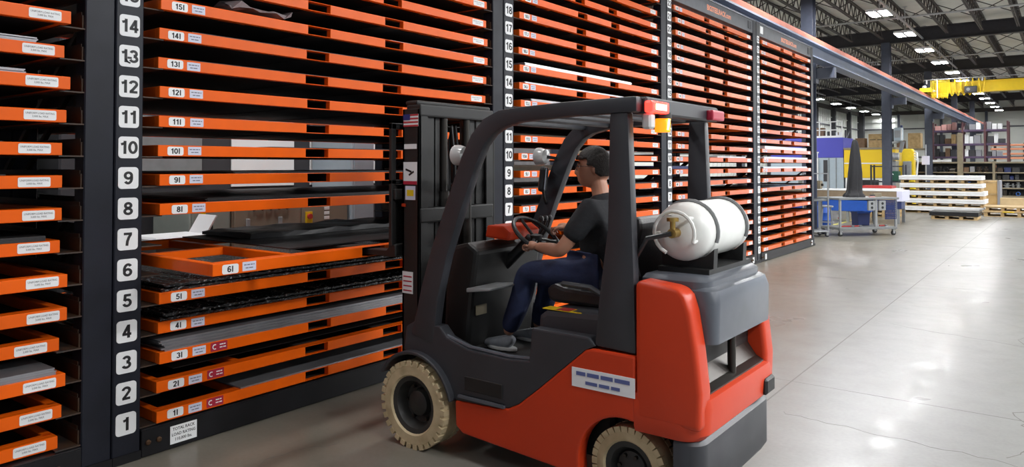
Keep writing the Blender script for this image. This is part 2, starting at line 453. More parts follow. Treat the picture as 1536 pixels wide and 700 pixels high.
# roof steel
GY = [9.8, 20.4, 31.0, 41.6, 52.2, 62.8]
def ibeam_x(x0, x1, y, z0, z1, w):
    return MB().box(x0,x1,y-w/2,y+w/2,z0,z0+.03).box(x0,x1,y-.012,y+.012,z0+.03,z1-.03).box(x0,x1,y-w/2,y+w/2,z1-.03,z1)
for y in GY:
    struct('roof_girder', ibeam_x(XL, XR, y, 6.36, 6.88, .26), M['girder'])
def joist_mesh(y0, y1):
    b = MB(); zt, zb = 7.06, 6.52; n = 17
    b.box(-.05,-.008,y0+.05,y1-.05,zt-.05,zt).box(.008,.05,y0+.05,y1-.05,zt-.05,zt)
    b.box(-.045,-.008,y0+.25,y1-.25,zb,zb+.045).box(.008,.045,y0+.25,y1-.25,zb,zb+.045)
    step = (y1-y0-.6)/n
    for i in range(n):
        a = y0+.3+i*step
        b.bar((0,a,zb+.02),(0,a+step/2,zt-.02),.026).bar((0,a+step/2,zt-.02),(0,a+step,zb+.02),.026)
    return b
bays = list(zip([-.8]+GY, GY+[YF]))
for (a, c) in bays[1:]:
    me = None
    for k in range(-9, 12):
        x = -.13+1.07*k
        if me is None:
            o = struct('roof_joist', joist_mesh(a, c), M['joist']); me = o.data
        else:
            o = tag(link(bpy.data.objects.new('roof_joist', me)), kind='structure')
        o.location = (x, 0, 0)
br = None
for (a, c) in bays[2:5]:
    for t in (.33, .67):
        y = a+(c-a)*t
        for k in range(-6, 11, 1):
            x = -.13+1.07*k
            if br is None:
                br = struct('roof_cross_brace', MB().bar((.05,0,6.54),(1.02,0,7.0),.025).bar((.05,.03,7.0),(1.02,.03,6.54),.025), M['joist']); o = br
            else: o = tag(link(bpy.data.objects.new('roof_cross_brace', br.data)), kind='structure')
            o.location = (x, y, 0)
struct('trim_5', MB().cyl((-9,26.2,6.46),(12,26.2,6.46),.03,8), M['conduit'])
struct('trim_5', MB().cyl((-9,36.8,6.46),(12,36.8,6.46),.025,8), M['conduit'])
for xr in (.13, -8.6): struct('trim_6', MB().box(xr-.03,xr+.03,9.8,72.5,6.42,6.47), M['conduit'])
# building columns carrying the crane runway
def column(x, y):
    b = MB().box(x-.15,x+.15,y-.16,y-.14,0,6.4).box(x-.15,x+.15,y+.14,y+.16,0,6.4).box(x-.01,x+.01,y-.14,y+.14,0,6.4).box(x-.2,x+.2,y-.2,y+.2,0,.03)
    return struct('building_column', b, M['column'])
for y in GY[1:]:
    column(-1.12, y)
    struct('runway_bracket', MB().box(-.97,-.45,y-.10,y+.10,4.02,4.29).box(-.97,-.9,y-.14,y+.14,3.9,4.3), M['column'])
column(-2.0, GY[0])
struct('runway_bracket', MB().box(-1.85,-.45,GY[0]-.1,GY[0]+.1,4.31,4.33).box(-1.85,-1.7,GY[0]-.1,GY[0]+.1,3.9,4.33), M['column'])
struct('crane_runway_beam', MB().box(-.75,-.45,-2,70.6,4.335,4.365).box(-.61,-.59,-2,70.6,4.365,4.66).box(-.75,-.45,-2,70.6,4.66,4.70), M['runway'])
struct('crane_runway_rail', MB().box(-.70,-.48,-2,70.6,4.70,4.735).box(-.70,-.66,-2,70.6,4.735,4.86).box(-.52,-.48,-2,70.6,4.735,4.80).box(-.6,-.56,-2,70.6,4.735,4.88), M['rail_orange'])
# floor joints, cracks and tape
struct('floor_joint', MB().box(2.588,2.600,-2,60,0,.0006), M['joint'])
struct('floor_joint', MB().box(8.6,8.606,-2,60,0,.0006), M['joint'])
for y in (6.05, 12.0, 18.1, 24.2, 30.3):
    struct('floor_joint', MB().box(0.05,14,y-.003,y+.003,0,.0006), M['joint'])
def crack(pts, n, amp, w, seed):
    r = random.Random(seed); P = []
    for i in range(len(pts)-1):
        a, c = Vector(pts[i]), Vector(pts[i+1])
        for k in range(n):
            p = a.lerp(c, k/n); P.append((p.x+r.uniform(-amp,amp), p.y+r.uniform(-amp,amp)))
    b = MB()
    for (x0,y0),(x1,y1) in zip(P, P[1:]):
        b.bar((x0,y0,.0003),(x1,y1,.0003), w*r.uniform(.5,1.3), .0005)
    return struct('floor_crack', b, M['joint'])
crack([(4.35,6.9),(4.05,6.2),(4.25,5.6),(4.0,5.15)], 7, .03, .007, 1)
crack([(2.75,5.25),(3.3,5.2),(4.0,5.15),(4.6,4.9)], 9, .02, .005, 2)
crack([(4.1,9.6),(3.95,8.8),(4.2,8.2),(4.1,7.6),(4.3,7.0)], 8, .04, .006, 3)
crack([(1.9,9.3),(3.0,8.8),(4.3,8.45)], 12, .02, .004, 4)
crack([(.9,2.0),(.6,2.6),(.75,3.1)], 6, .03, .004, 5)
struct('floor_tape', MB().box(-3.2,-1.0,25.0,25.1,0,.001).box(-1.1,-1.0,22.5,25,0,.001).box(-3.2,-1.4,22.6,22.72,0,.001), M['tape'])
# ------------------------------------------------------------ the sheet racks
PITCH_Z, Z1 = .178, .226           # height between levels, centre of plate 1
TRAY_L, TRAY_D, TRAY_H, TRAY_Y = 3.135, 1.6, .068, .256
def lev(n): return Z1+(n-1)*PITCH_Z-.015      # centre of a tray
RACK_Y = {'H': 1.985-3.655, 'I': 1.985, 'J': 5.642, 'K': 9.298, 'L': 12.953}
WHERE = {'H': 'edge-cut rack', 'I': 'rack the forklift serves', 'J': 'rack behind the driver',
         'K': 'rack behind the gas tank', 'L': 'end rack'}
RACK_LABEL = {'H': 'black rack of orange trays with load rating labels, cut by the picture edge',
              'I': 'black rack of orange trays with a tray drawn out onto the forklift',
              'J': 'black rack of orange trays seen behind the seated forklift driver',
              'K': 'black rack of orange trays seen above and behind the white gas tank',
              'L': 'black end rack of orange trays standing nearest the grey work cart'}
plate_me = None
ledge_me = {}
def number_plate(rack, y, z, n):
    global plate_me
    if plate_me is None:
        b = MB().prism(rounded(.116,.126,.020), 'x', 0, .004)
        plate_me = b.mesh('number_plate'); plate_me.materials.append(M['plate'])
    p = link(bpy.data.objects.new('number_plate', plate_me), rack)
    p.location = Vector((0.0, y, z)) - Vector(rack.location)
    p['label'] = 'white number plate reading %d' % n
    if n == 13 and rack.name == 'tray_rack.001':
        k = MB().tube([(.0048,-.022,-.018),(.0048,-.012,-.034),(.0048,.004,-.040)], .0045, 6).box(.0044,.0050,-.012,.012,-.016,-.004).mesh('scuff_mark'); k.materials.append(M['ink']); q = link(bpy.data.objects.new('scuff_mark', k), p)
    glyphs('numeral', str(n), .076, .19, M['ink'], p, .0046)
    return p
bolt_me = None
def make_rack(tag_, top=22):
    y0 = RACK_Y[tag_]
    r = thing('tray_rack', (0, y0, 0), RACK_LABEL[tag_], 'rack', 'sheet metal racks in a row')
    H = 4.285
    def post(yc0, yc1, x0, x1):
        b = MB(); xf, xb = x1, x0      # front at xf
        b.box(xb, xf, yc0, yc1, .0, H)
        return b.build('upright', M['rack'], r, bevel=.006)
    post(y0, y0+.160, -.13, 0); post(y0+3.492, y0+3.652, -.13, -.006)
    post(y0, y0+.160, -1.66, -1.53); post(y0+3.492, y0+3.652, -1.66, -1.53)
    # the slotted shelf side between front and rear posts
    for ya, yb in ((y0+.05, y0+.07), (y0+3.58, y0+3.60)):
        b = MB()
        for z in (.6, 1.6, 2.6, 3.6):
            b.box(-1.53, -.13, ya, yb, z, z+.09)
        for z in (.64, 1.64, 2.64):
            b.bar((-1.5,(ya+yb)/2,z), (-.16,(ya+yb)/2,z+1.0), .03)
        b.build('side_brace', M['rust'], r)
    bb = MB().box(-.12, .012, y0+.163, y0+3.489, 0.004, .158).box(-.12,.012,y0+.163,y0+3.489,.158,.166)
    base = bb.build('base_beam', M['base'], r, bevel=.004)
    for dy in (.20, .265, 3.30, 3.37):
        o = MB().lathe([(0,0),(.016,0),(.016,.009),(.010,.014),(0,.014)], (.012,y0+dy,.085), 'x', 12).build('bolt', M['bronze'], base, smooth=True)
    MB().box(-1.62, -1.52, y0+.163, y0+3.489, .004, .16).build('rear_beam', M['base'], r)
    for yy in (y0, y0+3.492):
        MB().box(-1.66, .012, yy, yy+.16, 0.0, .05).build('foot_plate', M['base'], r)
    hd = MB().box(-.09, -.012, y0+.163, y0+3.489, 4.045, 4.285).box(-.10, 0, y0+.163, y0+3.489, 4.262, 4.285).build('header', M['header'], r, bevel=.004)
    text('header_lettering', 'BIGSTEELRACK.com', .115, M['orange_ink'], (-.0115, y0+1.95, 4.155), FACE_X, hd, bold=.03)
    for dy, w in ((.30,.15),(3.33,.15)):
        MB().box(-.012, -.006, y0+dy-w/2, y0+dy+w/2, 4.10, 4.23).build('header_plate', M['rack'] if dy > 1 else M['plate'], hd)
    # ledges that carry the trays
    for n in range(1, top+1):
        z = lev(n)-TRAY_H/2
        for side in (0, 1):
            if side not in ledge_me:
                if side == 0: b = MB().box(-1.53,-.012,.16,.285,-.008,-.001).box(-1.53,-.03,.16,.168,-.001,.075).box(-1.5,-.05,.160,.164,.075,.095)
                else: b = MB().box(-1.53,-.012,3.365,3.492,-.008,-.001).box(-1.53,-.03,3.484,3.492,-.001,.075).box(-1.5,-.05,3.488,3.492,.075,.095)
                ledge_me[side] = b.mesh('shelf_ledge'); ledge_me[side].materials.append(M['rust'])
            o = link(bpy.data.objects.new('shelf_ledge', ledge_me[side]), r); o.location = (0,0,z)
        if tag_ != 'H':
            number_plate(r, y0+.076, Z1+(n-1)*PITCH_Z, n)
    if tag_ == 'I':
        s = MB().box(.012,.015, y0+.335, y0+.505, .030, .138).build('load_sign', M['plate'], r)
        s['label'] = 'white total rack load rating sign'
        for k, (l, z) in enumerate((('TOTAL RACK',.118),('LOAD RATING',.086),('110,000 lbs.',.054))):
            text('lettering', l, .025, M['ink'], (.0155, y0+.42, z), FACE_X, s, bold=.02, xs=.92)
    if tag_ in 'KL':
        MB().box(.012,.015, y0+3.36, y0+3.44, .03, .13).build('load_sign', M['plate'], r)
    if tag_ == 'L':
        MB().box(.012,.015, y0+.36, y0+.44, .03, .13).build('load_sign', M['plate'], r)
    return r
RACKS = {k: make_rack(k, 15 if k == 'H' else 22) for k in 'HIJKL'}

# ------------------------------------------------------------------ the trays
PK = ((1.08,1.28),(1.83,2.03))
def tray_meshes():
    d = {}
    b = MB(); ys = [0, PK[0][0], PK[0][1], PK[1][0], PK[1][1], TRAY_L]
    for i in (0, 2, 4): b.box(-.045, 0, ys[i], ys[i+1], 0, TRAY_H)
    for a, c in PK: b.box(-.045, -.0005, a, c, .0635, TRAY_H-.0004).box(-.045, -.0005, a, c, 0, .0045)
    b.box(-.085, -.045, 0.006, TRAY_L-.006, .064, TRAY_H)
    d['front_rail'] = b.mesh('front_rail', bevel=.0035)
    d['rear_rail'] = MB().box(-TRAY_D, -TRAY_D+.045, 0, TRAY_L, 0, TRAY_H).mesh('rear_rail', bevel=.003)
    for k, y in enumerate((0, TRAY_L-.05)):
        d['side_rail', k] = MB().box(-TRAY_D+.045, -.045, y, y+.05, 0, TRAY_H).mesh('side_rail', bevel=.003)
    for k, (a, c) in enumerate(PK):
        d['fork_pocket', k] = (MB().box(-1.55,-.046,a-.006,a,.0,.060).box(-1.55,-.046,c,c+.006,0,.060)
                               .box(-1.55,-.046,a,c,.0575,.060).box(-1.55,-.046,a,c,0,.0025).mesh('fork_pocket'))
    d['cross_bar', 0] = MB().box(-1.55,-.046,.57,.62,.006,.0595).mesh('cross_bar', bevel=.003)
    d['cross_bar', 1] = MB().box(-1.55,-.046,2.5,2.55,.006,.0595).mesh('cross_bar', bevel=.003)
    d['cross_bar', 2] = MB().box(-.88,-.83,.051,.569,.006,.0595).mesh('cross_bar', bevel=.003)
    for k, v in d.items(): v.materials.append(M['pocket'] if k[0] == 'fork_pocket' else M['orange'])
    return d
TM = tray_meshes()
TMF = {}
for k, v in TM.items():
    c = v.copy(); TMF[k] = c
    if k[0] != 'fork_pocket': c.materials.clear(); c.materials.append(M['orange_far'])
slot_me = MB().prism(rounded(.102,.054,.012,3), 'x', 0, .0016).mesh('slot_label'); slot_me.materials.append(M['plate'])
paper_me = MB().prism(rounded(.088,.052,.002,1), 'x', 0, .0014).mesh('paper_label'); paper_me.materials.append(M['paper'])
load_me = MB().prism(rounded(.156,.052,.008,3), 'x', 0, .0016).mesh('load_label'); load_me.materials.append(M['plate'])
red_me = MB().prism(rounded(.115,.055,.002,1), 'x', 0, .0014).mesh('red_label'); red_me.materials.append(M['redlabel'])
def bars(rows, x, m):
    b = MB()
    for z, h, segs in rows:
        for a, c in segs: b.box(.0014, x, a, c, z-h/2, z+h/2)
    me = b.mesh('print'); me.materials.append(m); return me
print_me = bars([(.009,.006,[(-.034,-.018),(-.014,.004),(.008,.022),(.026,.034)]),(-.009,.006,[(-.024,-.006),(-.002,.024)])], .0018, M['greyink'])
redprint_me = bars([(.010,.007,[(.004,.030),(.033,.045)]),(-.008,.007,[(.004,.024),(.028,.048)])], .0018, M['plate'])
def put(name, me, parent, loc):
    o = link(bpy.data.objects.new(name, me), parent); o.location = loc; return o
def make_tray(rk, n, dx=0., x=None, z=None, red=False, label=None, group=None):
    y = RACK_Y[rk]+TRAY_Y; zz = lev(n)-TRAY_H/2
    if rk == 'H':
        lab = 'orange tray level with plate %s in the rack cut off by the picture edge' % NUM[n]
    elif rk in 'IJ':
        tg = '10A' if (rk, n) == ('J', 10) else '%d%s' % (n, rk)
        lab = 'orange tray tagged %s on level %s of the %s' % (tg, NUM[n], WHERE[rk])
    else:
        lab = 'orange tray level with plate %s in the %s' % (NUM[n], WHERE[rk])
    t = thing('sheet_tray', (dx if x is None else x, y, zz if z is None else z), label or lab, 'tray', group or 'orange sheet metal trays')
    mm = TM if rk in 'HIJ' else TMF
    for k, me in mm.items():
        if k[0] == 'cross_bar' and k[1] == 2 and n != 6: continue
        put(k if isinstance(k, str) else k[0], me, t, (0,0,0))
    j = lambda a: random.uniform(-a, a)
    zc = TRAY_H/2
    yl = .115+j(.012)
    if rk != 'H':
        s = put('slot_label', slot_me, t, (.0002, yl, zc+j(.003)))
        glyphs('lettering', '10A' if (rk,n)==('J',10) else '%d%s' % (n, rk), .034, .20, M['ink'], s, .0021)
        p = put('paper_label', paper_me, t, (.0002, yl+.125+j(.006), zc+j(.003)))
        q = put('print', print_me, p, (0,0,0))
        if red:
            p = put('red_label', red_me, t, (.0002, yl+.262, zc+.002))
            b = MB().tube([(.0018,-.030+.014*cos(a),.014*sin(a)) for a in [PI/3+k*PI/9*1.5 for k in range(9)]], .0035, 6).mesh('mark'); b.materials.append(M['plate'])
            put('mark', b, p, (0,0,0))
            put('print', redprint_me, p, (0,0,0))
    l = put('load_label', load_me, t, (.0002, TRAY_L-.125+j(.015), zc+j(.003)))
    q = text('lettering', 'UNIFORM LOAD RATING\n3,000 lbs. MAX', .0145, M['greyink'] if rk != 'H' else M['ink'], (0,0,0), FACE_X, l, spacing=1.15, xs=.85); q.location = (.0021,0,0)
    return t
TR = {}
HDX = {14:.06,13:-.02,12:.06,11:.015,10:-.035,9:-.03,8:-.03,7:-.05,6:.05,5:.05,4:-.045,3:.04,2:-.005,1:-.05}
for n in range(1, 16):
    TR['H', n] = make_tray('H', n, HDX.get(n, 0))
IDX = {9:.012, 8:.018, 5:.02, 13:-.015, 3:.03}
for n in range(1, 20):
    if n == 7: continue
    if n == 6:
        TR['I', 6] = make_tray('I', 6, x=.60, z=1.108, label='orange tray half drawn out of the rack onto the forks of the forklift')
        continue
    TR['I', n] = make_tray('I', n, IDX.get(n, random.uniform(-.015,.015)), red=n in (1,2,3))
for n in range(1, 23):
    if n == 5: continue
    TR['J', n] = make_tray('J', n, random.uniform(-.02,.02))
for rk in 'KL':
    for n in range(1, 23):
        TR[rk, n] = make_tray(rk, n, random.uniform(-.02,.02))

# -------------------------------------------------- sheet metal lying on trays
def place_sheets(rk, n, count, m, y0=.05, y1=3.08, t=.006, xf=-.01, xb=-1.5, label=None, group=None, recess=False, name='steel_sheet', jit=.02):
    tr = TR[rk, n]; ox, oy, oz = tr.location
    z = oz+(.0605 if recess else TRAY_H+.0005)
    for k in range(count):
        a, c = y0+random.uniform(0,jit), y1-random.uniform(0,jit)
        o = MB().box(ox+xb+random.uniform(0,jit), ox+xf-random.uniform(0,jit*.6), oy+a, oy+c, z, z+t*.93).build(name, M[m])
        recentre(o); single(o, label, 'sheet', group if count > 1 else None)
        z += t
def pl(rk, n): return 'on level %s of the %s' % (NUM[n], WHERE[rk])
def stack(rk, n, count, m, look, **k):
    one = count == 1
    place_sheets(rk, n, count, m, label=('%s lying %s' % (look, pl(rk, n))) if one else '%s in the stack %s' % (look, pl(rk, n)), group='sheet stack '+pl(rk, n), **k)
stack('H', 13, 4, 'steel_grey', 'grey steel sheet', y1=3.02, t=.007)
stack('H', 12, 4, 'steel_grey', 'grey steel sheet', y1=2.95, t=.007, xf=-.05)
stack('H', 10, 1, 'steel_dark', 'dark steel sheet', y1=2.9, xf=-.1)
stack('H', 9, 1, 'steel_dark', 'dark steel sheet', y1=2.9, xf=-.1)
stack('H', 7, 4, 'steel_dark', 'dark steel sheet', y1=3.08, t=.007)
stack('H', 5, 1, 'brown_sheet', 'brown board', y1=2.7, t=.03, xf=-.25, name='board')
stack('H', 4, 1, 'brown_sheet', 'brown board', y1=2.6, t=.03, xf=-.3, name='board')
stack('H', 3, 5, 'steel_grey', 'grey steel sheet', y1=3.1, t=.007)
stack('H', 2, 2, 'steel_dark', 'dark steel sheet', y1=2.8, xf=-.15)
stack('H', 1, 2, 'steel_dark', 'dark steel sheet', y1=2.8, xf=-.15)
stack('I', 3, 7, 'steel_grey', 'grey steel sheet', y0=.01, y1=3.12, t=.0095, jit=.03)
stack('I', 1, 1, 'steel_grey', 'grey steel sheet', y0=.55, y1=3.1, t=.010)
stack('I', 2, 1, 'brown_sheet', 'brown board', y0=.2, y1=3.0, xf=-.2)
stack('I', 8, 4, 'steel_dark', 'dark steel sheet', y0=.3, t=.006)
stack('I', 9, 2, 'steel_dark', 'dark steel sheet', y0=.5, y1=2.9)
stack('I', 10, 1, 'steel_dark', 'dark steel sheet', y0=.8, y1=3.0)
stack('I', 11, 1, 'steel_light', 'shiny steel sheet', y0=.7, y1=3.0, t=.006, xf=-.3)
stack('I', 15, 1, 'steel_grey', 'grey steel sheet', y0=1.9, y1=3.0, t=.006)
stack('I', 13, 1, 'steel_dark', 'dark steel sheet', y0=.2, y1=3.0)
stack('I', 14, 1, 'steel_dark', 'dark steel sheet', y0=.2, y1=3.0)
stack('J', 15, 3, 'steel_light', 'pale steel sheet', y0=.1, y1=2.4, t=.012)
stack('J', 14, 2, 'steel_light', 'pale steel sheet', y0=.1, y1=2.2, t=.009)
stack('J', 13, 3, 'steel_light', 'shiny steel sheet', y0=.25, y1=2.2, t=.011, xf=-.05)
stack('J', 11, 2, 'tan', 'tan board', y0=.1, y1=1.6, t=.02, xf=-.3, name='board')
stack('J', 9, 2, 'tan', 'tan board', y0=.1, y1=1.2, t=.03, xf=-.25, name='board')
stack('J', 8, 2, 'steel_dark', 'dark steel sheet')
stack('J', 7, 2, 'steel_dark', 'dark steel sheet')
stack('K', 9, 1, 'blue_sheet', 'blue film covered sheet', y0=.3, y1=1.9, t=.05, xf=-.3)
stack('K', 10, 2, 'white_sheet', 'white coated sheet', y0=1.6, y1=2.9, t=.012)
stack('K', 8, 2, 'steel_dark', 'dark steel sheet')
stack('L', 12, 2, 'blue_sheet', 'blue film covered sheet', y0=.2, y1=3.1, t=.018, xf=-.2)
stack('L', 11, 4, 'white_sheet', 'white coated sheet', y0=.2, y1=2.9, t=.014)
stack('L', 10, 3, 'white_sheet', 'white coated sheet', y0=.1, y1=2.9, t=.012)
stack('L', 9, 3, 'steel_light', 'pale steel sheet', y0=.1, y1=2.9, t=.010)
stack('L', 7, 1, 'steel_light', 'pale steel sheet', y0=.5, y1=2.9)
stack('L', 14, 1, 'steel_dark', 'dark steel sheet', y0=.5, y1=2.9)
# added dark pans stand in for the shade inside most trays
pan_me = MB().box(-1.554,-.086,.051,3.084,.003,.0055).mesh('shade_pan'); pan_me.materials.append(M['pan'])
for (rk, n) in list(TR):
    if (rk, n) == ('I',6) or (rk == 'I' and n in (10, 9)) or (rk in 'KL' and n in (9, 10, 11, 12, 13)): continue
    put('shade_pan', pan_me, TR[rk, n], (0,0,0))
# the sheet and wrap riding on the drawn-out tray
def wavy(name, x0, x1, y0, y1, z, t, m, amp, nx, ny, seed, label, cat):
    r = random.Random(seed); vs = []; fs = []
    for s in (0, 1):
        for i in range(nx+1):
            for j in range(ny+1):
                e = amp if (i in (0,nx) or j in (0,ny)) else amp*.6
                vs.append((x0+(x1-x0)*i/nx+(r.uniform(-e,e)*.6 if i == nx else 0), y0+(y1-y0)*j/ny, z+s*t+(r.uniform(-e,e) if s else r.uniform(0,e*.3))))
    k = (nx+1)*(ny+1); q = lambda s,i,j: s*k+i*(ny+1)+j
    for i in range(nx):
        for j in range(ny):
            fs.append((q(0,i,j),q(0,i,j+1),q(0,i+1,j+1),q(0,i+1,j))); fs.append((q(1,i,j),q(1,i+1,j),q(1,i+1,j+1),q(1,i,j+1)))
    for i in range(nx):
        fs.append((q(0,i,0),q(0,i+1,0),q(1,i+1,0),q(1,i,0))); fs.append((q(0,i,ny),q(1,i,ny),q(1,i+1,ny),q(0,i+1,ny)))
    for j in range(ny):
        fs.append((q(0,0,j),q(1,0,j),q(1,0,j+1),q(0,0,j+1))); fs.append((q(0,nx,j),q(0,nx,j+1),q(1,nx,j+1),q(1,nx,j)))
    o = MB().add(vs, fs).build(name, m); recentre(o)
    return single(o, label, 'sheet')
o = MB().box(-.98,.34,2.93,5.28,1.1775,1.185).build('steel_sheet', M['steel_dark']); recentre(o)
single(o, 'dark steel sheet riding on the tray carried by the forklift', 'sheet')
wavy('plastic_wrap', -1.0, -.35, 3.1, 5.2, 1.187, .035, M['black_plastic'], .012, 5, 16, 3, 'black wrap heaped along the back of the sheet carried by the forklift', 'wrap')
def bundle(n, y0, y1, k0):
    ox, oy, oz = TR['I', n].location
    for k in range(2):
        wavy('treadplate_bundle', ox-1.45, ox-.015-.012*k, oy+y0+.03*k, oy+y1, oz+TRAY_H+.001+k*.024, .016, M['black_gloss'], .0045, 3, 150, k0+k,
             'black ragged-edged bundle, the %s of two on tray %dI under the drawn-out tray' % (('lower','upper')[k], n), 'sheet')
bundle(5, .02, 3.1, 11); bundle(4, .02, 3.1, 21)
o = wavy('crumpled_sheet', -.50, -.03, 2.72, 3.22, lev(15)+.078, .006, M['film'], .042, 4, 6, 9, 'crumpled grey plastic sheet lying on tray 15I near the top edge', 'sheet')
# ------------------------------------------------------------------- forklift
FL = thing('forklift', (1.9, 3.78, 0), 'orange and grey forklift driving up to the racks with a driver aboard', 'forklift')
YN, YF_ = 3.25, 4.31                         # near and far flank
def arc(cx, cz, r, a0, a1, n):
    return [(cx+r*cos(math.radians(a0+(a1-a0)*k/n)), cz+r*sin(math.radians(a0+(a1-a0)*k/n))) for k in range(n+1)]
FW, RW = (1.17, .263), (2.60, .205)          # wheel centres (x, z)
def both(fn):
    for k in (0, 1): fn(k, (YN if k == 0 else YF_), (1 if k == 0 else -1))
# chassis
MB().box(1.40,2.45,3.42,4.14,.16,.52).box(.98,1.45,3.50,4.06,.14,.60).build('chassis', M['truck_black'], FL, bevel=.02)
# orange flanks
def flank(k, y, s):
    poly = [(1.49,.345),(1.495,.20),(1.55,.165),(2.30,.125),(2.345,.14)] + arc(RW[0],RW[1],.262,190,76,14) + [(2.668,.785),(2.42,.785),(2.38,.772),(2.08,.515),(1.95,.41),(1.88,.375),(1.80,.36)]
    MB().prism(poly, 'y', y, y+s*.09).build('side_panel', M['truck'], FL, bevel=.012, seg=2)
both(flank)
# stickers on the near flank
st = MB().obox((2.485,3.2485,.628),(.365,.003,.098),(0,-.0,0)).build('sticker', M['label_white'], FL)
st['label'] = 'white lettered sticker on the orange flank'
b = MB()
for a, c in ((-.155,-.10),(-.09,-.02),(-.01,.06),(.07,.155)): b.box(2.485+a,2.485+c,3.2455,3.2465,.640,.660)
for a, c in ((-.10,-.03),(-.02,.04),(.05,.10)): b.box(2.485+a,2.485+c,3.2455,3.2465,.599,.616)
b.build('print', M['blueink'], st)
# grey cowl with step
def cowl(k, y, s):
    poly = ([(1.08,.725)] + [(1.06,.58)] + arc(FW[0],FW[1],.305,104,18,12) + [(1.50,.345),(1.80,.36),(1.88,.375),(1.95,.41),(2.08,.515),(2.38,.772),(2.44,.80),(2.40,.84),(2.04,.84),(2.02,.66),(1.87,.645),(1.58,.655),(1.42,.70),(1.36,.76),(1.14,.76)])
    MB().prism(poly, 'y', y+s*.006, y+s*.085).build('step_panel', M['truck_grey'], FL, bevel=.01, seg=2)
    b = MB().box(1.52,1.86,y-s*.012,y+s*.10,.372,.385)
    for i in range(6): b.box(1.53,1.85,y-s*.010+s*i*.016,y-s*.004+s*i*.016,.385,.390)
    b.build('step_tread', M['truck_hood'], FL)
    MB().box(1.56,1.84,y+s*.0,y+s*.008,.42,.50).build('toe_recess', M['truck_black'], FL, bevel=.003)
    # mudguard over the drive wheel
    P = arc(FW[0],FW[1],.315,150,14,16)
    MB().strip(P, .022, y-s*.035, y+s*.16).build('mudguard', M['truck_grey'], FL, bevel=.006)
    # edging of the floor
    MB().tube([(1.40,y+s*.03,.705),(1.58,y+s*.03,.665),(1.87,y+s*.03,.655),(2.02,y+s*.03,.665)], .012, 8).build('floor_edging', M['truck_hood'], FL, smooth=True)
both(cowl)
MB().box(1.10,2.04,3.345,4.215,.545,.575).build('floor_plate', M['truck_black'], FL, bevel=.005)
# engine hood
hood = MB().prism([(2.02,.58),(2.60,.58),(2.70,.80),(2.70,.93),(2.62,.955),(2.08,.93),(2.03,.90)], 'y', 3.335, 4.225).build('hood', M['truck_grey'], FL, bevel=.03, seg=2)
MB().box(2.06,2.40,3.328,3.336,.80,.835).build('latch_strip', M['chain'], hood, bevel=.004)
MB().box(2.05,2.30,3.345,3.42,.933,.937).build('hazard_stripe', M['yellow'], hood)
MB().box(2.14,2.22,3.345,3.42,.937,.939).build('hazard_stripe', M['red'], hood)
# seat
cu = MB(); 
MB().prism([(1.98,.955),(2.02,.94),(2.44,.94),(2.47,.97),(2.44,1.02),(2.10,1.03),(2.02,1.05),(1.97,1.02)], 'y', 3.50, 4.06).build('seat_cushion', M['black_plastic'], FL, bevel=.025, seg=2)
MB().prism([(2.36,.98),(2.46,.98),(2.56,1.38),(2.555,1.44),(2.50,1.45),(2.46,1.38),(2.40,1.16)], 'y', 3.52, 4.04).build('seat_back', M['black_plastic'], FL, bevel=.03, seg=2)
MB().tube([(2.42,3.46,1.0),(2.30,3.44,1.06),(2.12,3.44,1.065)], .016, 8).build('hip_rail', M['truck_grey'], FL, smooth=True)
# counterweight
def plan(x0, x1, y0, y1, r, n=6):
    """front edge square, rear corners rounded, in (x,y)"""
    p = [(x0,y0)]
    p += [(x1-r+r*sin(PI/2*k/n), y0+r-r*cos(PI/2*k/n)) for k in range(n+1)]
    p += [(x1-r+r*cos(PI/2*k/n), y1-r+r*sin(PI/2*k/n)) for k in range(n+1)]
    return p+[(x0,y1)]
def loft(layers, m, name, bevel=0, parent=FL, smooth=True):
    n = len(layers[0][1]); vs = []; fs = []
    for z, p in layers: vs += [(a, b, z) for a, b in p]
    for i in range(len(layers)-1):
        for k in range(n):
            l = (k+1) % n; fs.append((i*n+k, i*n+l, (i+1)*n+l, (i+1)*n+k))
    fs.append(tuple(range(n-1,-1,-1))); fs.append(tuple((len(layers)-1)*n+k for k in range(n)))
    return MB().add(vs, fs).build(name, m, parent, bevel=bevel, smooth=smooth)
cw = loft([(.42,plan(2.66,2.98,3.262,4.298,.10)),(.45,plan(2.66,3.01,3.25,4.31,.11)),(.57,plan(2.66,3.02,3.25,4.31,.11)),(.61,plan(2.66,3.01,3.255,4.305,.11)),(.625,plan(2.66,2.985,3.275,4.285,.10))], M['truck'], 'counterweight')
# raised shoulders either side of the radiator opening
def shoulder(k, y, s):
    poly = [(2.668,.48),(3.000,.48),(3.006,.66),(2.985,.85),(2.955,1.03),(2.93,1.105),(2.90,1.135),(2.86,1.145),(2.70,1.16),(2.668,1.15)]
    MB().prism(poly, 'y', y-s*.001, y+s*.130).build('shoulder', M['truck'], cw, bevel=.028, seg=3, smooth=True)
both(shoulder)
MB().box(2.66,2.90,3.37,4.19,.62,.93).build('radiator_recess', M['truck_black'], cw)
MB().prism([(2.78,.61),(2.99,.61),(2.99,.63),(2.95,.65),(2.90,.72),(2.78,.72)], 'y', 3.385, 4.175).build('recess_floor', M['chain'], cw)
MB().cyl((2.955,3.78,.62),(2.955,3.78,.87),.022,12).build('tow_pin', M['chain'], cw, smooth=True)
cap = loft([(.865,plan(2.90,3.03,3.375,4.185,.05)),(1.06,plan(2.90,3.035,3.37,4.19,.06)),(1.115,plan(2.90,3.02,3.38,4.18,.07)),(1.13,plan(2.90,2.99,3.40,4.16,.06))], M['truck_hood'], 'radiator_cover')
loft([(1.10,plan(2.64,2.985,3.385,4.175,.08)),(1.155,plan(2.64,2.985,3.385,4.175,.08)),(1.175,plan(2.65,2.96,3.41,4.15,.07))], M['truck_hood'], 'hood_lid')
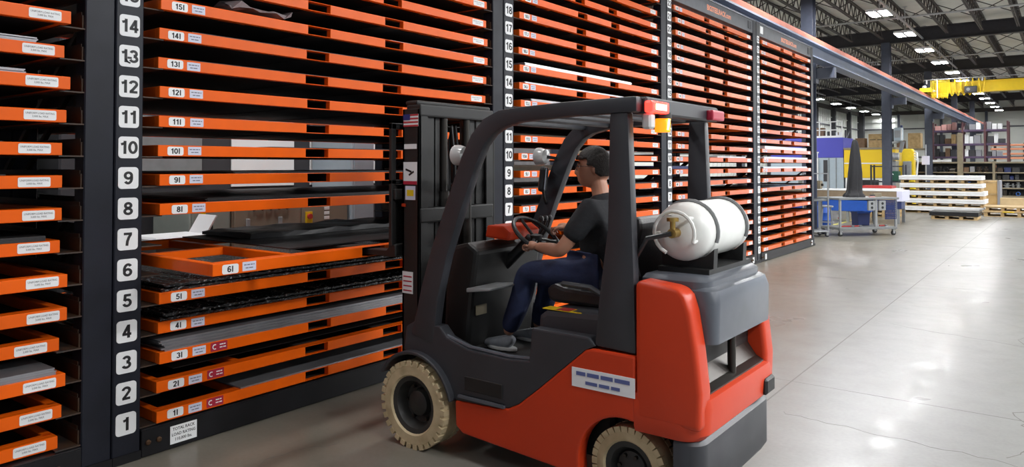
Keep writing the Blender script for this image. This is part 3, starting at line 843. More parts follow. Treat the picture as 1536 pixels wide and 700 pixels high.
bp = loft([(.12,plan(2.86,2.97,3.29,4.27,.09)),(.16,plan(2.86,2.995,3.265,4.295,.10)),(.40,plan(2.86,2.995,3.265,4.295,.10)),(.425,plan(2.86,2.97,3.28,4.28,.09))], M['truck_grey'], 'bumper')
MB().box(2.36,2.90,3.47,4.09,.14,.60).build('rear_chassis', M['truck_black'], FL, bevel=.02)
MB().box(2.985,3.035,4.10,4.24,.45,.54).build('tail_lamp', M['truck_black'], FL, bevel=.012)
# wheels
def wheel(y0, y1, c, r, rin, out, name):
    cx, cz = c; w = y1-y0; ym = (y0+y1)/2
    prof = [(rin,-w*.42),(rin+.012,-w*.5),(r-.028,-w*.5),(r-.008,-w*.40),(r,-w*.28),(r,w*.28),(r-.008,w*.40),(r-.028,w*.5),(rin+.012,w*.5),(rin,w*.42)]
    t = MB()
    seg = 40; vs = []; fs = []
    for pr, a in prof:
        for k in range(seg):
            tt = 2*PI*k/seg; vs.append((cx+pr*cos(tt), ym+a, cz+pr*sin(tt)))
    n = len(prof)
    for i in range(n):
        j = (i+1) % n
        for k in range(seg):
            l = (k+1) % seg; fs.append((i*seg+k,i*seg+l,j*seg+l,j*seg+k))
    t.add(vs, fs)
    for k in range(30):                      # tread lugs
        a = 2*PI*k/30
        for s in (-1, 1):
            t.obox((cx+(r-.012)*cos(a+(.05 if s>0 else 0)), ym+s*w*.38, cz+(r-.012)*sin(a+(.05 if s>0 else 0))), (.030, w*.26, .034), (0, -a, 0))
    ty = t.build('tyre', M['tyre'], FL, smooth=True)
    o = -1 if out < 0 else 1
    yo = y0 if out < 0 else y1
    rim = MB().lathe([(0,-w*.3),(rin+.004,-w*.44),(rin+.004,w*.44),(rin-.025,w*.40),(rin-.05,w*.05),(.085,w*.0),(.075,w*.22),(.05,w*.30),(0,w*.31)], (0,0,0), 'y', 32)
    rim.v = [(cx+v[0], ym+v[1]*o, cz+v[2]) for v in rim.v]
    ri = rim.build('rim', M['wheel'], FL, smooth=True)
    for k in range(6):
        a = 2*PI*k/6
        p = (cx+.105*cos(a), ym+o*w*.02, cz+.105*sin(a)) if r > .23 else (cx+.06*cos(a), ym+o*w*.2, cz+.06*sin(a))
        MB().cyl(p, (p[0], p[1]+o*.025, p[2]), .011, 6).build('wheel_nut', M['chain'], ri)
wheel(3.215, 3.405, FW, .263, .170, -1, 'drive'); wheel(4.155, 4.345, FW, .263, .170, 1, 'drive')
wheel(3.30, 3.44, RW, .205, .13, -1, 'steer'); wheel(4.12, 4.26, RW, .205, .13, 1, 'steer')
# overhead guard
front = [(1.215,.66),(1.25,.82),(1.285,.98),(1.355,1.20),(1.47,1.48),(1.585,1.745),(1.655,1.87),(1.73,1.945),(1.82,1.985),(1.95,2.005),(2.25,2.02),(2.68,2.028)]
wd = [.19,.165,.15,.135,.125,.125,.12,.115,.105,.085,.08,.08]
def guard(k, y, s):
    MB().strip(front, wd, y+s*.002, y+s*.072).build('guard_pillar', M['truck_grey'], FL, bevel=.018, seg=2, smooth=True)
    MB().prism([(2.43,.80),(2.665,.79),(2.655,1.20),(2.625,1.99),(2.52,1.99),(2.505,1.40),(2.455,1.05)], 'y', y+s*.012, y+s*.075).build('rear_pillar', M['truck_grey'], FL, bevel=.016, seg=2, smooth=True)
both(guard)
for x, z, w, h in ((1.76,1.99,.05,.06),(1.95,1.995,.035,.045),(2.13,2.005,.035,.045),(2.31,2.01,.035,.045),(2.49,2.012,.035,.045),(2.66,2.025,.09,.085)):
    MB().box(x-w/2,x+w/2,YN+.06,YF_-.06,z-h/2,z+h/2).build('roof_bar', M['truck_grey'], FL, bevel=.01)
# lamps on the rear of the guard
rl = MB().box(2.70,2.745,3.29,3.49,1.985,2.045).build('tail_light', M['red_glow'], FL, bevel=.012, seg=2)
rl['label'] = 'glowing red tail light'
MB().box(2.7455,2.749,3.33,3.45,2.0,2.03).build('bulb', M['hot_glow'], rl, bevel=.001)
bl = MB().box(2.70,2.745,4.07,4.25,1.985,2.045).build('tail_light', M['redlabel'], FL, bevel=.012, seg=2)
am = MB().lathe([(0,0),(.040,0),(.042,.05),(.036,.072),(0,.076)], (2.70,3.50,1.895), 'z', 20).build('strobe_lens', M['amber_glow'], FL, smooth=True)
MB().cyl((2.735,3.485,1.905),(2.745,3.485,1.962),.007,8).build('flash_tube', M['amber_hot'], am)
MB().lathe([(0,.07),(.046,.07),(.046,.10),(0,.10)], (2.70,3.50,1.895), 'z', 20).build('strobe_base', M['truck_black'], FL, smooth=True)
MB().box(2.675,2.725,3.31,3.37,1.905,1.985).build('reverse_light', M['clear'], FL, bevel=.01)
# work lights on the front pillars
def worklight(k, y, s):
    wl = MB().lathe([(0,-.05),(.05,-.04),(.062,0),(.062,.03),(0,.032)], (0,0,0), 'x', 20)
    wl.v = [(1.44-v[0], y+s*.10+v[1], 1.785+v[2]) for v in wl.v]
    o = wl.build('work_light', M['clear'], FL, smooth=True)
    MB().bar((1.47,y+s*.10,1.785),(1.58,y+s*.05,1.765),.022).build('bracket', M['truck_black'], o)
both(worklight)
# dashboard, wheel, levers
MB().prism([(1.22,.575),(1.42,.575),(1.46,.95),(1.50,1.20),(1.42,1.25),(1.30,1.22),(1.24,.95)], 'y', 3.44, 4.12).build('dashboard_cowl', M['truck_black'], FL, bevel=.025, seg=2)
MB().prism([(1.415,1.268),(1.60,1.255),(1.615,1.31),(1.56,1.345),(1.43,1.345)], 'y', 3.62, 3.94).build('instrument_hood', M['truck'], FL, bevel=.012, seg=2)
MB().cyl((1.42,3.78,1.05),(1.66,3.78,1.262),.035,14).build('steering_column', M['truck_black'], FL, smooth=True)
sw = Vector((1.70,3.78,1.285)); ax = Vector((.62,0,.78)).normalized(); e1 = Vector((0,1,0)); e2 = ax.cross(e1)
wheel_o = MB().tube([sw+(e1*cos(2*PI*k/32)+e2*sin(2*PI*k/32))*.165 for k in range(32)], .014, 8, closed=True)
for a in (PI/2, PI*7/6, PI*11/6): wheel_o.tube([sw-ax*.02, sw+(e1*cos(a)+e2*sin(a))*.16], .010, 8)
wheel_o.lathe([(0,-.03),(.035,-.03),(.04,.0),(0,.012)], sw, 'z', 14)
wheel_o.build('steering_wheel', M['black_plastic'], FL, smooth=True)
for i, y in enumerate((3.98, 4.03, 4.08)):
    lv = MB().tube([(1.50,y,1.20),(1.58,y,1.30),(1.60,y,1.36)], .007, 8).build('lever', M['chain'], FL, smooth=True)
    MB().lathe([(0,0),(.016,.004),(.018,.022),(.010,.036),(0,.038)], (1.60,y,1.355), 'z', 12).build('lever_knob', M['black_plastic'], lv, smooth=True)
MB().prism([(1.48,.96),(1.66,.985),(1.67,1.0),(1.48,.985)], 'y', 3.36, 3.66).build('document_shelf', M['mid_grey'], FL, bevel=.004)
MB().box(1.455,1.462,3.48,3.58,.80,.86).build('data_plate', M['tan'], FL)
for y in (3.72, 3.86): MB().obox((1.38,y,.66),(.03,.08,.10),(0,.5,0)).build('pedal', M['chain'], FL, bevel=.005)
# mirror on the far pillar
mi = MB().obox((1.52,4.12,1.63),(.05,.15,.17),(0,.1,.5)).build('mirror_housing', M['black_plastic'], FL, bevel=.02, seg=2)
MB().obox((1.552,4.107,1.632),(.004,.12,.14),(0,.1,.5)).build('mirror_glass', M['mirror'], mi)
MB().tube([(1.46,4.24,1.46),(1.50,4.16,1.50),(1.515,4.12,1.56)], .010, 8).build('mirror_arm', M['truck_black'], mi, smooth=True)
# gas tank
tk = MB()
R_ = .150; L_ = .355
prof = [(0,-L_)] + [(R_*sin(a), -L_+.09-.09*cos(a)) for a in (PI/12*k for k in range(1,7))] + [(R_,.05)] + [(R_*cos(a), L_-.09+.09*sin(a)) for a in (PI/12*k for k in range(0,6))] + [(0,L_)]
tk.lathe(prof, (2.80,3.80,1.385), 'y', 32)
tank = tk.build('gas_tank', M['tank'], FL, smooth=True); tank['label'] = 'white gas tank lying across the back'
col_ = MB()
for r in (.108,): 
    col_.tube([(2.80+r*cos(t), 3.47-.055, 1.385+r*sin(t)) for t in [-.4+PI*1.5/16*k for k in range(17)]], .010, 8)
    for t in (-.4, .8, 2.0, 3.2): col_.tube([(2.80+r*cos(t),3.415,1.385+r*sin(t)),(2.80+r*.92*cos(t),3.50,1.385+r*.92*sin(t))], .009, 8)
col_.build('collar', M['tank'], tank, smooth=True)
MB().cyl((2.80,3.385,1.385),(2.80,3.46,1.385),.024,12).cyl((2.80,3.40,1.385),(2.80,3.40,1.45),.014,10).lathe([(0,0),(.030,0),(.030,.018),(0,.018)],(2.80,3.40,1.445),'z',14).build('valve', M['brass'], tank, smooth=True)
MB().tube([(2.80,3.38,1.385),(2.70,3.32,1.36),(2.63,3.32,1.25),(2.62,3.38,1.16)], .013, 8).build('hose', M['black_plastic'], tank, smooth=True)
for y in (3.60, 4.02):
    MB().tube([(2.80+.156*cos(t), y, 1.385+.156*sin(t)) for t in [-.35+(PI+.7)*k/20 for k in range(21)]], .011, 6).build('strap', M['grey'], tank, smooth=True)
tb = MB().box(2.66,2.94,3.52,4.12,1.175,1.20)
for y in (3.60, 4.02): tb.prism([(2.66,1.20),(2.94,1.20),(2.945,1.30),(2.90,1.262),(2.80,1.228),(2.70,1.262),(2.655,1.30)], 'y', y-.025, y+.025)
tb.build('tank_bracket', M['truck_black'], FL)
# mast
def upright(y0, y1, x0, x1, z0, z1, name):
    MB().box(x0,x1,y0,y0+.018,z0,z1).box(x0,x0+.02,y0,y1,z0,z1).box(x1-.02,x1,y0,y1,z0,z1).build(name, M['truck_black'], FL, bevel=.003)
upright(3.395,3.475,.90,1.055,.09,2.09,'mast_channel'); upright(4.155,4.075,.90,1.055,.09,2.09,'mast_channel')
upright(3.480,3.56,.915,1.03,.10,2.11,'inner_channel'); upright(4.07,3.99,.915,1.03,.10,2.11,'inner_channel')
upright(3.565,3.625,.93,1.02,.55,2.08,'carriage_channel'); upright(3.985,3.925,.93,1.02,.55,2.08,'carriage_channel')
for x0, x1, z0, z1 in ((.93,1.06,2.04,2.12),(1.0,1.06,1.35,1.45),(1.0,1.06,.30,.42),(.92,1.03,2.115,2.145)):
    MB().box(x0,x1,3.40,4.15,z0,z1).build('mast_crossbar', M['truck_black'], FL, bevel=.012, seg=2)
for y in (3.66, 3.89):
    MB().cyl((1.02,y,.2),(1.02,y,1.55),.042,14).cyl((1.02,y,1.55),(1.02,y,2.05),.028,12).build('lift_cylinder', M['chain'], FL, smooth=True)
    MB().box(.955,.972,y+.05,y+.075,.5,2.04).build('lift_chain', M['chain'], FL)
for i, y in enumerate((3.70, 3.74, 3.82, 3.86)):
    MB().tube([(1.0,y,.35),(1.0,y,1.2),(.98,y,1.75),(.95,y,2.0),(.93,y,1.9),(.93,y,1.35)], .011, 8).build('hose', M['black_plastic'], FL, smooth=True)
# carriage, load backrest and forks
cg = MB().box(.845,.895,3.34,4.22,1.13,1.21).box(.845,.895,3.34,4.22,1.50,1.57)
for y in (3.50, 4.06): cg.box(.855,.915,y-.02,y+.02,1.13,1.57)
carr = cg.build('carriage', M['truck_black'], FL, bevel=.006)
lb = MB().box(.84,.87,3.33,3.37,1.2,2.0).box(.84,.87,4.19,4.23,1.2,2.0).box(.84,.87,3.33,4.23,1.96,2.0).box(.84,.87,3.33,4.23,1.60,1.63)
for y in (3.50,3.64,3.78,3.92,4.06): lb.box(.845,.865,y-.012,y+.012,1.6,1.97)
lb.build('load_backrest', M['truck_black'], FL, bevel=.004)
for y in (3.421, 4.171):
    MB().prism([(-.22,1.128),(-.20,1.124),(.843,1.124),(.843,1.60),(.805,1.60),(.80,1.185),(.78,1.164),(-.1,1.150),(-.22,1.138)], 'y', y-.055, y+.055).build('fork', M['truck_black'], FL, bevel=.004)
# stickers on the mast flank
fl = MB().box(.912,1.045,3.3925,3.3945,1.975,2.055).build('flag_sticker', M['label_white'], FL)
for k in range(4): MB().box(.912,1.045,3.3915,3.3925,1.975+.0229*k,1.986+.0229*k).build('stripe', M['flag_red'], fl)
MB().box(.912,.972,3.390,3.3915,2.018,2.055).build('canton', M['flag_blue'], fl)
MB().box(.918,1.03,3.3925,3.3945,1.83,1.862).build('sticker', M['label_white'], FL)
s1 = MB().box(.912,1.035,3.3925,3.3945,1.60,1.745).build('warning_sticker', M['label_white'], FL)
MB().box(.912,1.035,3.3915,3.3925,1.60,1.622).build('band', M['redlabel'], s1)
MB().obox((.96,3.3915,1.69),(.055,.001,.012),(0,.3,0)).obox((.985,3.3915,1.672),(.05,.001,.012),(0,-.5,0)).build('pictogram', M['ink'], s1)
s2 = MB().box(.93,1.02,3.3925,3.3945,1.50,1.59).build('warning_sticker', M['paper'], FL)
MB().box(.945,1.005,3.3915,3.3925,1.525,1.565).build('pictogram', M['yellow'], s2)
s3 = MB().box(.905,1.00,3.3925,3.3945,.895,1.035).build('load_chart', M['label_white'], FL)
for k in range(4): MB().box(.915,.99,3.3915,3.3925,.91+.03*k,.918+.03*k).build('line', M['redlabel'], s3)
MB().box(.90,.935,3.388,3.394,1.455,1.475).build('reflector', M['truck'], FL)

# --------------------------------------------------------------------- driver
def skin_mesh(verts, edges, radii, sub=2):
    me = bpy.data.meshes.new('sk'); me.from_pydata(verts, edges, []); ob = bpy.data.objects.new('sk', me); COL.objects.link(ob)
    md = ob.modifiers.new('s', 'SKIN'); md.use_smooth_shade = True
    for i, r in enumerate(radii):
        v = me.skin_vertices[0].data[i]; v.radius = r if isinstance(r, tuple) else (r, r); v.use_root = i == 0
    sb = ob.modifiers.new('u', 'SUBSURF'); sb.levels = sub; sb.render_levels = sub
    dg = bpy.context.evaluated_depsgraph_get(); dg.update()
    out = bpy.data.meshes.new_from_object(ob.evaluated_get(dg)); bpy.data.objects.remove(ob)
    return out
def chain(paths):
    """paths: lists of (x,y,z,r); points that coincide are shared"""
    vs, es, rs, idx = [], [], [], {}
    for p in paths:
        last = None
        for (x,y,z,r) in p:
            k = (round(x,4),round(y,4),round(z,4))
            if k not in idx: idx[k] = len(vs); vs.append((x,y,z)); rs.append(r)
            if last is not None and last != idx[k]: es.append((last, idx[k]))
            last = idx[k]
    return vs, es, rs
def fuse(meshes, voxel, name, smooth_it=2):
    bm = bmesh.new()
    for m_ in meshes: bm.from_mesh(m_)
    me = bpy.data.meshes.new(name); bm.to_mesh(me); bm.free()
    ob = bpy.data.objects.new('f', me); COL.objects.link(ob)
    r = ob.modifiers.new('r', 'REMESH'); r.mode = 'VOXEL'; r.voxel_size = voxel
    if smooth_it:
        s = ob.modifiers.new('s', 'SMOOTH'); s.factor = .5; s.iterations = smooth_it
    dg = bpy.context.evaluated_depsgraph_get(); dg.update()
    out = bpy.data.meshes.new_from_object(ob.evaluated_get(dg)); bpy.data.objects.remove(ob)
    out.name = name
    for p in out.polygons: p.use_smooth = True
    return out
PX, PY = 2.16, 3.78
DR = thing('person', (PX, PY, 1.03), 'forklift driver in black shirt, dark jeans and glasses sitting at the wheel', 'person')
def attach(me, name, m, parent=DR):
    me.materials.clear(); me.materials.append(m)
    me.transform(Matrix.Translation(-parent_origin(parent)))
    return link(bpy.data.objects.new(name, me), parent)
HIP = (PX, PY, 1.115); CHEST = (PX+.03, PY, 1.40); NECK = (PX+.01, PY, 1.545); HC = Vector((PX-.035, PY, 1.705))
YAW = Matrix.Translation(HC) @ Matrix.Rotation(math.radians(24),4,'Z') @ Matrix.Translation(-HC)
def head_mesh():
    bm = bmesh.new(); bmesh.ops.create_icosphere(bm, subdivisions=5, radius=1)
    def g(d, c, s): return math.exp(-((d-Vector(c).normalized()).length/s)**2)
    for v in bm.verts:
        d = v.co.normalized(); x, y, z = d            # face looks to -x
        p = Vector((x*.098, y*.077, z*.118))
        if z < 0 and x < .3: p.x -= .012*(-z)*max(0,-x+.3); p.y *= 1-.16*(-z)
        if z < -.2 and x > 0: p.x *= 1-.25*(-z-.2)
        k = 0
        k += .026*g(d,(-1,0,-.12),.15) + .012*g(d,(-1,0,.08),.10)            # nose
        k += .008*g(d,(-1,.30,.30),.20) + .008*g(d,(-1,-.30,.30),.20)        # brow
        k -= .012*g(d,(-1,.36,.10),.16) + .012*g(d,(-1,-.36,.10),.16)        # eye sockets
        k += .006*g(d,(-.9,.55,-.15),.25) + .006*g(d,(-.9,-.55,-.15),.25)    # cheeks
        k += .008*g(d,(-1,0,-.42),.13) - .007*g(d,(-1,0,-.50),.05) + .008*g(d,(-1,0,-.58),.12) + .014*g(d,(-1,0,-.98),.24)
        p += d*k
        v.co = p
    me = bpy.data.meshes.new('h'); bm.to_mesh(me); bm.free()
    me.transform(YAW @ Matrix.Translation(HC) @ Matrix.Rotation(math.radians(-4),4,'Y'))
    return me
def ear(s):
    bm = bmesh.new(); bmesh.ops.create_icosphere(bm, subdivisions=3, radius=1)
    for v in bm.verts: v.co = Vector((v.co.x*.019, v.co.y*.010, v.co.z*.032))
    me = bpy.data.meshes.new('e'); bm.to_mesh(me); bm.free()
    me.transform(YAW @ Matrix.Translation(HC+Vector((.012, s*.078, -.004))) @ Matrix.Rotation(s*-.3,4,'Z')); return me
def hand(wrist, dirn, up, side):
    """palm plus five bent fingers closing round the grip; side=+1 puts the thumb towards +n"""
    w = Vector(wrist); d = Vector(dirn).normalized(); u = Vector(up).normalized(); n = d.cross(u).normalized()*side; u = -(d.cross(n)*side).normalized() if False else u
    ms = []
    pts = [(*w,.026),(*(w+d*.045),.030),(*(w+d*.085),.028)]
    ms.append(skin_mesh(*chain([pts])))
    for k, (off, L1) in enumerate(((.030,.072),(.010,.080),(-.010,.075),(-.029,.060))):
        b = w+d*.075+n*off; r = .0095 if k < 3 else .0082
        p1 = b+d*L1*.45-u*.004; p2 = p1+d*L1*.18-u*L1*.36; p3 = p2-d*L1*.22-u*L1*.20
        ms.append(skin_mesh(*chain([[(*(b-d*.02),r*1.15),(*b,r*1.15),(*p1,r),(*p2,r*.92),(*p3,r*.8)]])))
    b = w+d*.030+n*.024
    ms.append(skin_mesh(*chain([[(*(b-n*.012),.013),(*(b+n*.016+d*.018),.0115),(*(b+n*.024+d*.046-u*.012),.0100),(*(b+n*.014+d*.066-u*.030),.0085)]])))
    return ms
# near (left) arm and far (right) arm
SHN, SHF = (PX+.06, PY-.20, 1.475), (PX+.03, PY+.20, 1.475)
ELN, ELF = (PX-.09, PY-.285, 1.235), (PX-.12, PY+.265, 1.255)
WRN, WRF = (1.815, 3.625, 1.235), (1.835, 3.955, 1.335)
arms = []
for sh, el, wr in ((SHN,ELN,WRN),(SHF,ELF,WRF)):
    m2 = tuple(el[i]*.62+wr[i]*.38 for i in range(3))
    arms.append([(*CHEST,.12),(*sh,.058),(*el,.042),(*m2,.043),(*wr,.027)])
core = [(*HIP,.125),(PX+.045,PY,1.25,.125),(*CHEST,.12),(PX+.02,PY,1.50,.07),(*NECK,.054),(HC.x+.02,HC.y,HC.z-.05,.055)]
HPN, HPF = (PX-.03, PY-.095, 1.085), (PX-.03, PY+.095, 1.085)
KNN, KNF = (1.715, 3.66, 1.075), (1.71, 3.92, 1.06)
ANN, ANF = (1.575, 3.64, .665), (1.60, 3.93, .66)
legs = []
for hp, kn, an, in ((HPN,KNN,ANN),(HPF,KNF,ANF)):
    cf = tuple(kn[i]*.66+an[i]*.34+(.025 if i == 0 else 0) for i in range(3))
    legs.append([(*HIP,.125),(*hp,.088),(*kn,.058),(*cf,.056),(*an,.036)])
parts_ = [skin_mesh(*chain([core]+arms+legs)), head_mesh(), ear(-1), ear(1)]
parts_ += hand(WRN, (-.93,.30,.05), (-.2,0,1), 1) + hand(WRF, (-.95,-.15,-.12), (-.2,0,1), -1)
body = attach(fuse(parts_, .0055, 'body', 2), 'body', M['skin'])
def grow(paths, add): return [[(x,y,z,r+add) for x,y,z,r in p] for p in paths]
sl = []
for sh, el in ((SHN,ELN),(SHF,ELF)):
    e = tuple(sh[i]*.22+el[i]*.78 for i in range(3)); sl.append([(*CHEST,.135),(*sh,.082),(*e,.065)])
shirt = skin_mesh(*chain([[(HIP[0]+.01,PY,1.08,.150),(PX+.045,PY,1.22,.150),(*CHEST,.142),(PX+.025,PY,1.492,.112),(PX+.016,PY,1.535,.080),(PX+.010,PY,1.562,.062)]]+sl))
attach(fuse([shirt], .010, 'shirt', 3), 'shirt', M['shirt'])
jn = []
for hp, kn, an in ((HPN,KNN,ANN),(HPF,KNF,ANF)):
    cf = tuple(kn[i]*.62+an[i]*.38+(.02 if i == 0 else 0) for i in range(3))
    jn.append([(HIP[0],PY,1.09,.142),(*hp,.104),(*kn,.078),(*cf,.074),(an[0]+.005,an[1],an[2]+.015,.062)])
attach(fuse([skin_mesh(*chain(jn))], .010, 'jeans', 3), 'jeans', M['denim'])
for an, yaw in ((ANN,-.08),(ANF,.10)):
    p = [(an[0]+.045,an[1],.605),(an[0]+.02,an[1],.625),(an[0]-.06,an[1],.618),(an[0]-.14,an[1],.606),(an[0]-.20,an[1],.604)]
    s_ = skin_mesh(*chain([[(*q,r) for q, r in zip(p,((.036,.030),(.040,.045),(.042,.040),(.044,.028),(.036,.020)))]+[]]+[[(an[0]+.02,an[1],.625,(.040,.045)),(an[0]+.005,an[1],.675,.046)]]))
    so = attach(fuse([s_], .006, 'shoe', 2), 'shoe', M['shoe'])
    pl_ = [(an[0]+.085*cos(t)*(1 if cos(t) > 0 else 1.9)-.055*0, an[1]+(.040 if cos(t) > 0 else .047)*sin(t)) for t in [2*PI*k/28 for k in range(28)]]
    MB().prism([(x-.01, y) for x, y in pl_], 'z', .577, .597).build('sole', M['sole'], so, bevel=.004)
# hair: a cap over the skull, open at the face
def hair_mesh():
    bm = bmesh.new(); bmesh.ops.create_icosphere(bm, subdivisions=5, radius=1)
    kill = []
    for v in bm.verts:
        d = v.co.normalized(); x, y, z = d
        hair = (z > .42 and x < 0) or (x >= 0 and z > -.42+.55*max(0,.35-x)) or (x > -.35 and abs(y) > .6 and z > .12)
        if not hair: kill.append(v)
        th = .010+.008*max(0,z)
        p = Vector((x*.100, y*.080, z*.120))
        if z < -.2 and x > 0: p.x *= 1-.22*(-z-.2)
        v.co = p+d*th
    bmesh.ops.delete(bm, geom=kill, context='VERTS')
    me = bpy.data.meshes.new('hair'); bm.to_mesh(me); bm.free()
    ob = bpy.data.objects.new('f', me); COL.objects.link(ob)
    s = ob.modifiers.new('s','SOLIDIFY'); s.thickness = .016; s.offset = -1
    r = ob.modifiers.new('r','REMESH'); r.mode = 'VOXEL'; r.voxel_size = .006
    q = ob.modifiers.new('q','SMOOTH'); q.iterations = 3
    dg = bpy.context.evaluated_depsgraph_get(); dg.update()
    out = bpy.data.meshes.new_from_object(ob.evaluated_get(dg)); bpy.data.objects.remove(ob)
    for p in out.polygons: p.use_smooth = True
    out.transform(YAW @ Matrix.Translation(HC) @ Matrix.Rotation(math.radians(-4),4,'Y')); return out
attach(hair_mesh(), 'hair', M['hair'])
# eyes, brows, lips, glasses
for s in (-1, 1):
    b = MB().lathe([(0,-.011),(.008,-.008),(.011,0),(.008,.008),(0,.011)], (HC.x-.080, HC.y+s*.032, HC.z+.012), 'x', 14)
    b.v = [YAW @ Vector(v) for v in b.v]
    ey = b.build('eye', M['eye'], DR, smooth=True)
    ir = MB().lathe([(0,-.004),(.0048,-.003),(.005,0),(0,.001)], (HC.x-.0895, HC.y+s*.032, HC.z+.012), 'x', 12)
    ir.v = [YAW @ Vector(v) for v in ir.v]; ir.build('iris', M['ink'], ey, smooth=True)
    eb = MB().tube([(HC.x-.094,HC.y+s*.018,HC.z+.034),(HC.x-.095,HC.y+s*.034,HC.z+.038),(HC.x-.083,HC.y+s*.052,HC.z+.033)], .0038, 6)
    eb.v = [YAW @ Vector(v) for v in eb.v]; eb.build('eyebrow', M['hair'], DR, smooth=True)
g_ = MB()
for s in (-1, 1):
    g_.tube([(HC.x-.105+.006*(abs(sin(2*PI*k/20))), HC.y+s*.034+.025*cos(2*PI*k/20), HC.z+.008+.018*sin(2*PI*k/20)) for k in range(20)], .0018, 6, closed=True)
    g_.tube([(HC.x-.098,HC.y+s*.059,HC.z+.014),(HC.x-.05,HC.y+s*.082,HC.z+.014),(HC.x+.012,HC.y+s*.088,HC.z+.008)], .0018, 6)
g_.tube([(HC.x-.106,HC.y-.009,HC.z+.012),(HC.x-.108,HC.y,HC.z+.015),(HC.x-.106,HC.y+.009,HC.z+.012)], .0018, 6)
g_.v = [YAW @ Vector(v) for v in g_.v]
g_.build('glasses', M['black_plastic'], DR, smooth=True)
# ----------------------------------------------------- machinery behind the racks
def at0(name, label, cat, group=None):
    return thing(name, (0,0,0), label, cat, group)
def settle(t, loc, rz=0):
    t.location = loc; t.rotation_euler = (0,0,rz); return t
t = thing('control_cabinet', (-3.7,4.53,0), 'grey-green control cabinet behind the racks with a black door handle', 'cabinet')
MB().box(-4.1,-3.3,4.28,4.775,.06,1.42).box(-4.05,-3.35,4.3,4.75,0,.06).build('body', M['sage'], t, bevel=.012)
d = MB().box(-3.3,-3.285,4.31,4.745,.12,1.38).build('door', M['sage'], t, bevel=.004)
MB().box(-3.285,-3.265,4.50,4.54,.98,1.06).build('handle', M['black_plastic'], d, bevel=.006)
MB().box(-3.285,-3.281,4.40,4.46,1.18,1.235).build('warning_label', M['yellow'], d)
t = thing('electrical_cabinet', (-3.7,5.65,0), 'long beige electrical cabinet behind the racks with a yellow and red switch', 'cabinet')
MB().box(-4.1,-3.3,4.79,6.50,.06,1.42).box(-4.05,-3.35,4.82,6.45,0,.06).build('body', M['beige'], t, bevel=.012)
for a, c in ((4.82,5.72),(5.75,6.47)):
    MB().box(-3.3,-3.285,a,c,.12,1.38).build('door', M['beige'], t, bevel=.004)
for k in range(5):
    y = 5.06+.115*k; MB().tube([(-3.27,y-.04,1.26),(-3.27,y-.035,1.21),(-3.27,y,1.19),(-3.27,y+.035,1.21),(-3.27,y+.04,1.26)], .008, 6).build('cable_loop', M['black_plastic'], t)
for y in (4.98, 5.42): MB().box(-3.285,-3.25,y-.02,y+.02,.98,1.10).build('latch', M['mid_grey'], t, bevel=.004)
s = MB().box(-3.285,-3.27,5.80,5.90,.96,1.14).build('switch_plate', M['yellow'], t)
MB().cyl((-3.27,5.85,1.08),(-3.24,5.85,1.08),.034,14).build('rotary_switch', M['red'], s)
for k in range(3): MB().box(-3.285,-3.272,6.09,6.17,1.03+.06*k,1.07+.06*k).build('indicator', M['white'], t, bevel=.003)
t = thing('machine_end_unit', (-3.6,6.72,0), 'pale grey machine end panel standing beside the beige electrical cabinet', 'machine')
MB().box(-4.1,-3.25,6.52,6.92,0,2.5).build('body', M['pale_blue'], t, bevel=.015)
MB().box(-3.25,-3.24,6.56,6.88,.2,2.4).build('cover', M['pale_blue'], t, bevel=.003)
t = thing('machine_housing', (-4.8,4.9,0), 'dark cutting machine housing with pale windows behind the tall rack', 'machine')
MB().box(-5.4,-4.15,3.3,9.2,0,4.4).build('body', M['bin_dark'], t, bevel=.02)
for a, c in ((5.30,6.25),(6.52,6.95),(7.6,8.4)): MB().box(-4.15,-4.13,a,c,1.45,2.35).build('window', M['white'], t, bevel=.004)
for a, c in ((3.5,4.9),): MB().box(-4.15,-4.13,a,c,1.5,2.3).build('panel', M['grey'], t, bevel=.004)
t = thing('paper_printer', (-3.0,4.0,0), 'white printer with a raised paper tray on a stand behind the rack', 'printer')
MB().box(-3.25,-2.75,3.62,4.22,.90,1.01).build('body', M['white'], t, bevel=.02)
MB().obox((-3.0,4.26,1.09),(.34,.02,.24),(-.55,0,0)).build('paper_tray', M['white'], t, bevel=.003)
MB().box(-3.2,-2.8,3.66,4.18,.86,.90).box(-3.15,-2.85,3.7,3.74,0,.86).box(-3.15,-2.85,4.1,4.14,0,.86).box(-3.2,-2.8,3.66,4.18,0.0,.03).build('stand', M['grey'], t)
t = thing('dark_backdrop', (-5.2,-1,0), 'added dark backdrop behind the rack cut off by the picture edge', 'machine')
MB().box(-6.2,-4.2,-4.5,3.1,0,4.6).build('body', M['bin_dark'], t, bevel=.03)  # added dark mass behind this rack, tall enough to hide the bright wall
for k in range(4): MB().box(-4.2,-4.18,-4.2+1.8*k,-2.6+1.8*k,.2,4.2).build('panel', M['grey'], t, bevel=.004)
t = thing('material_tower', (-4.8,12,0), 'dark grey loading machine standing behind the rack of the driver', 'machine')
MB().box(-5.6,-4.0,9.6,15.2,0,3.6).build('body', M['bin_dark'], t, bevel=.03)
for k in range(4): MB().box(-4.0,-3.98,9.75+1.35*k,10.95+1.35*k,.2,2.7).build('panel', M['grey' if k % 2 else 'tan'], t, bevel=.004)

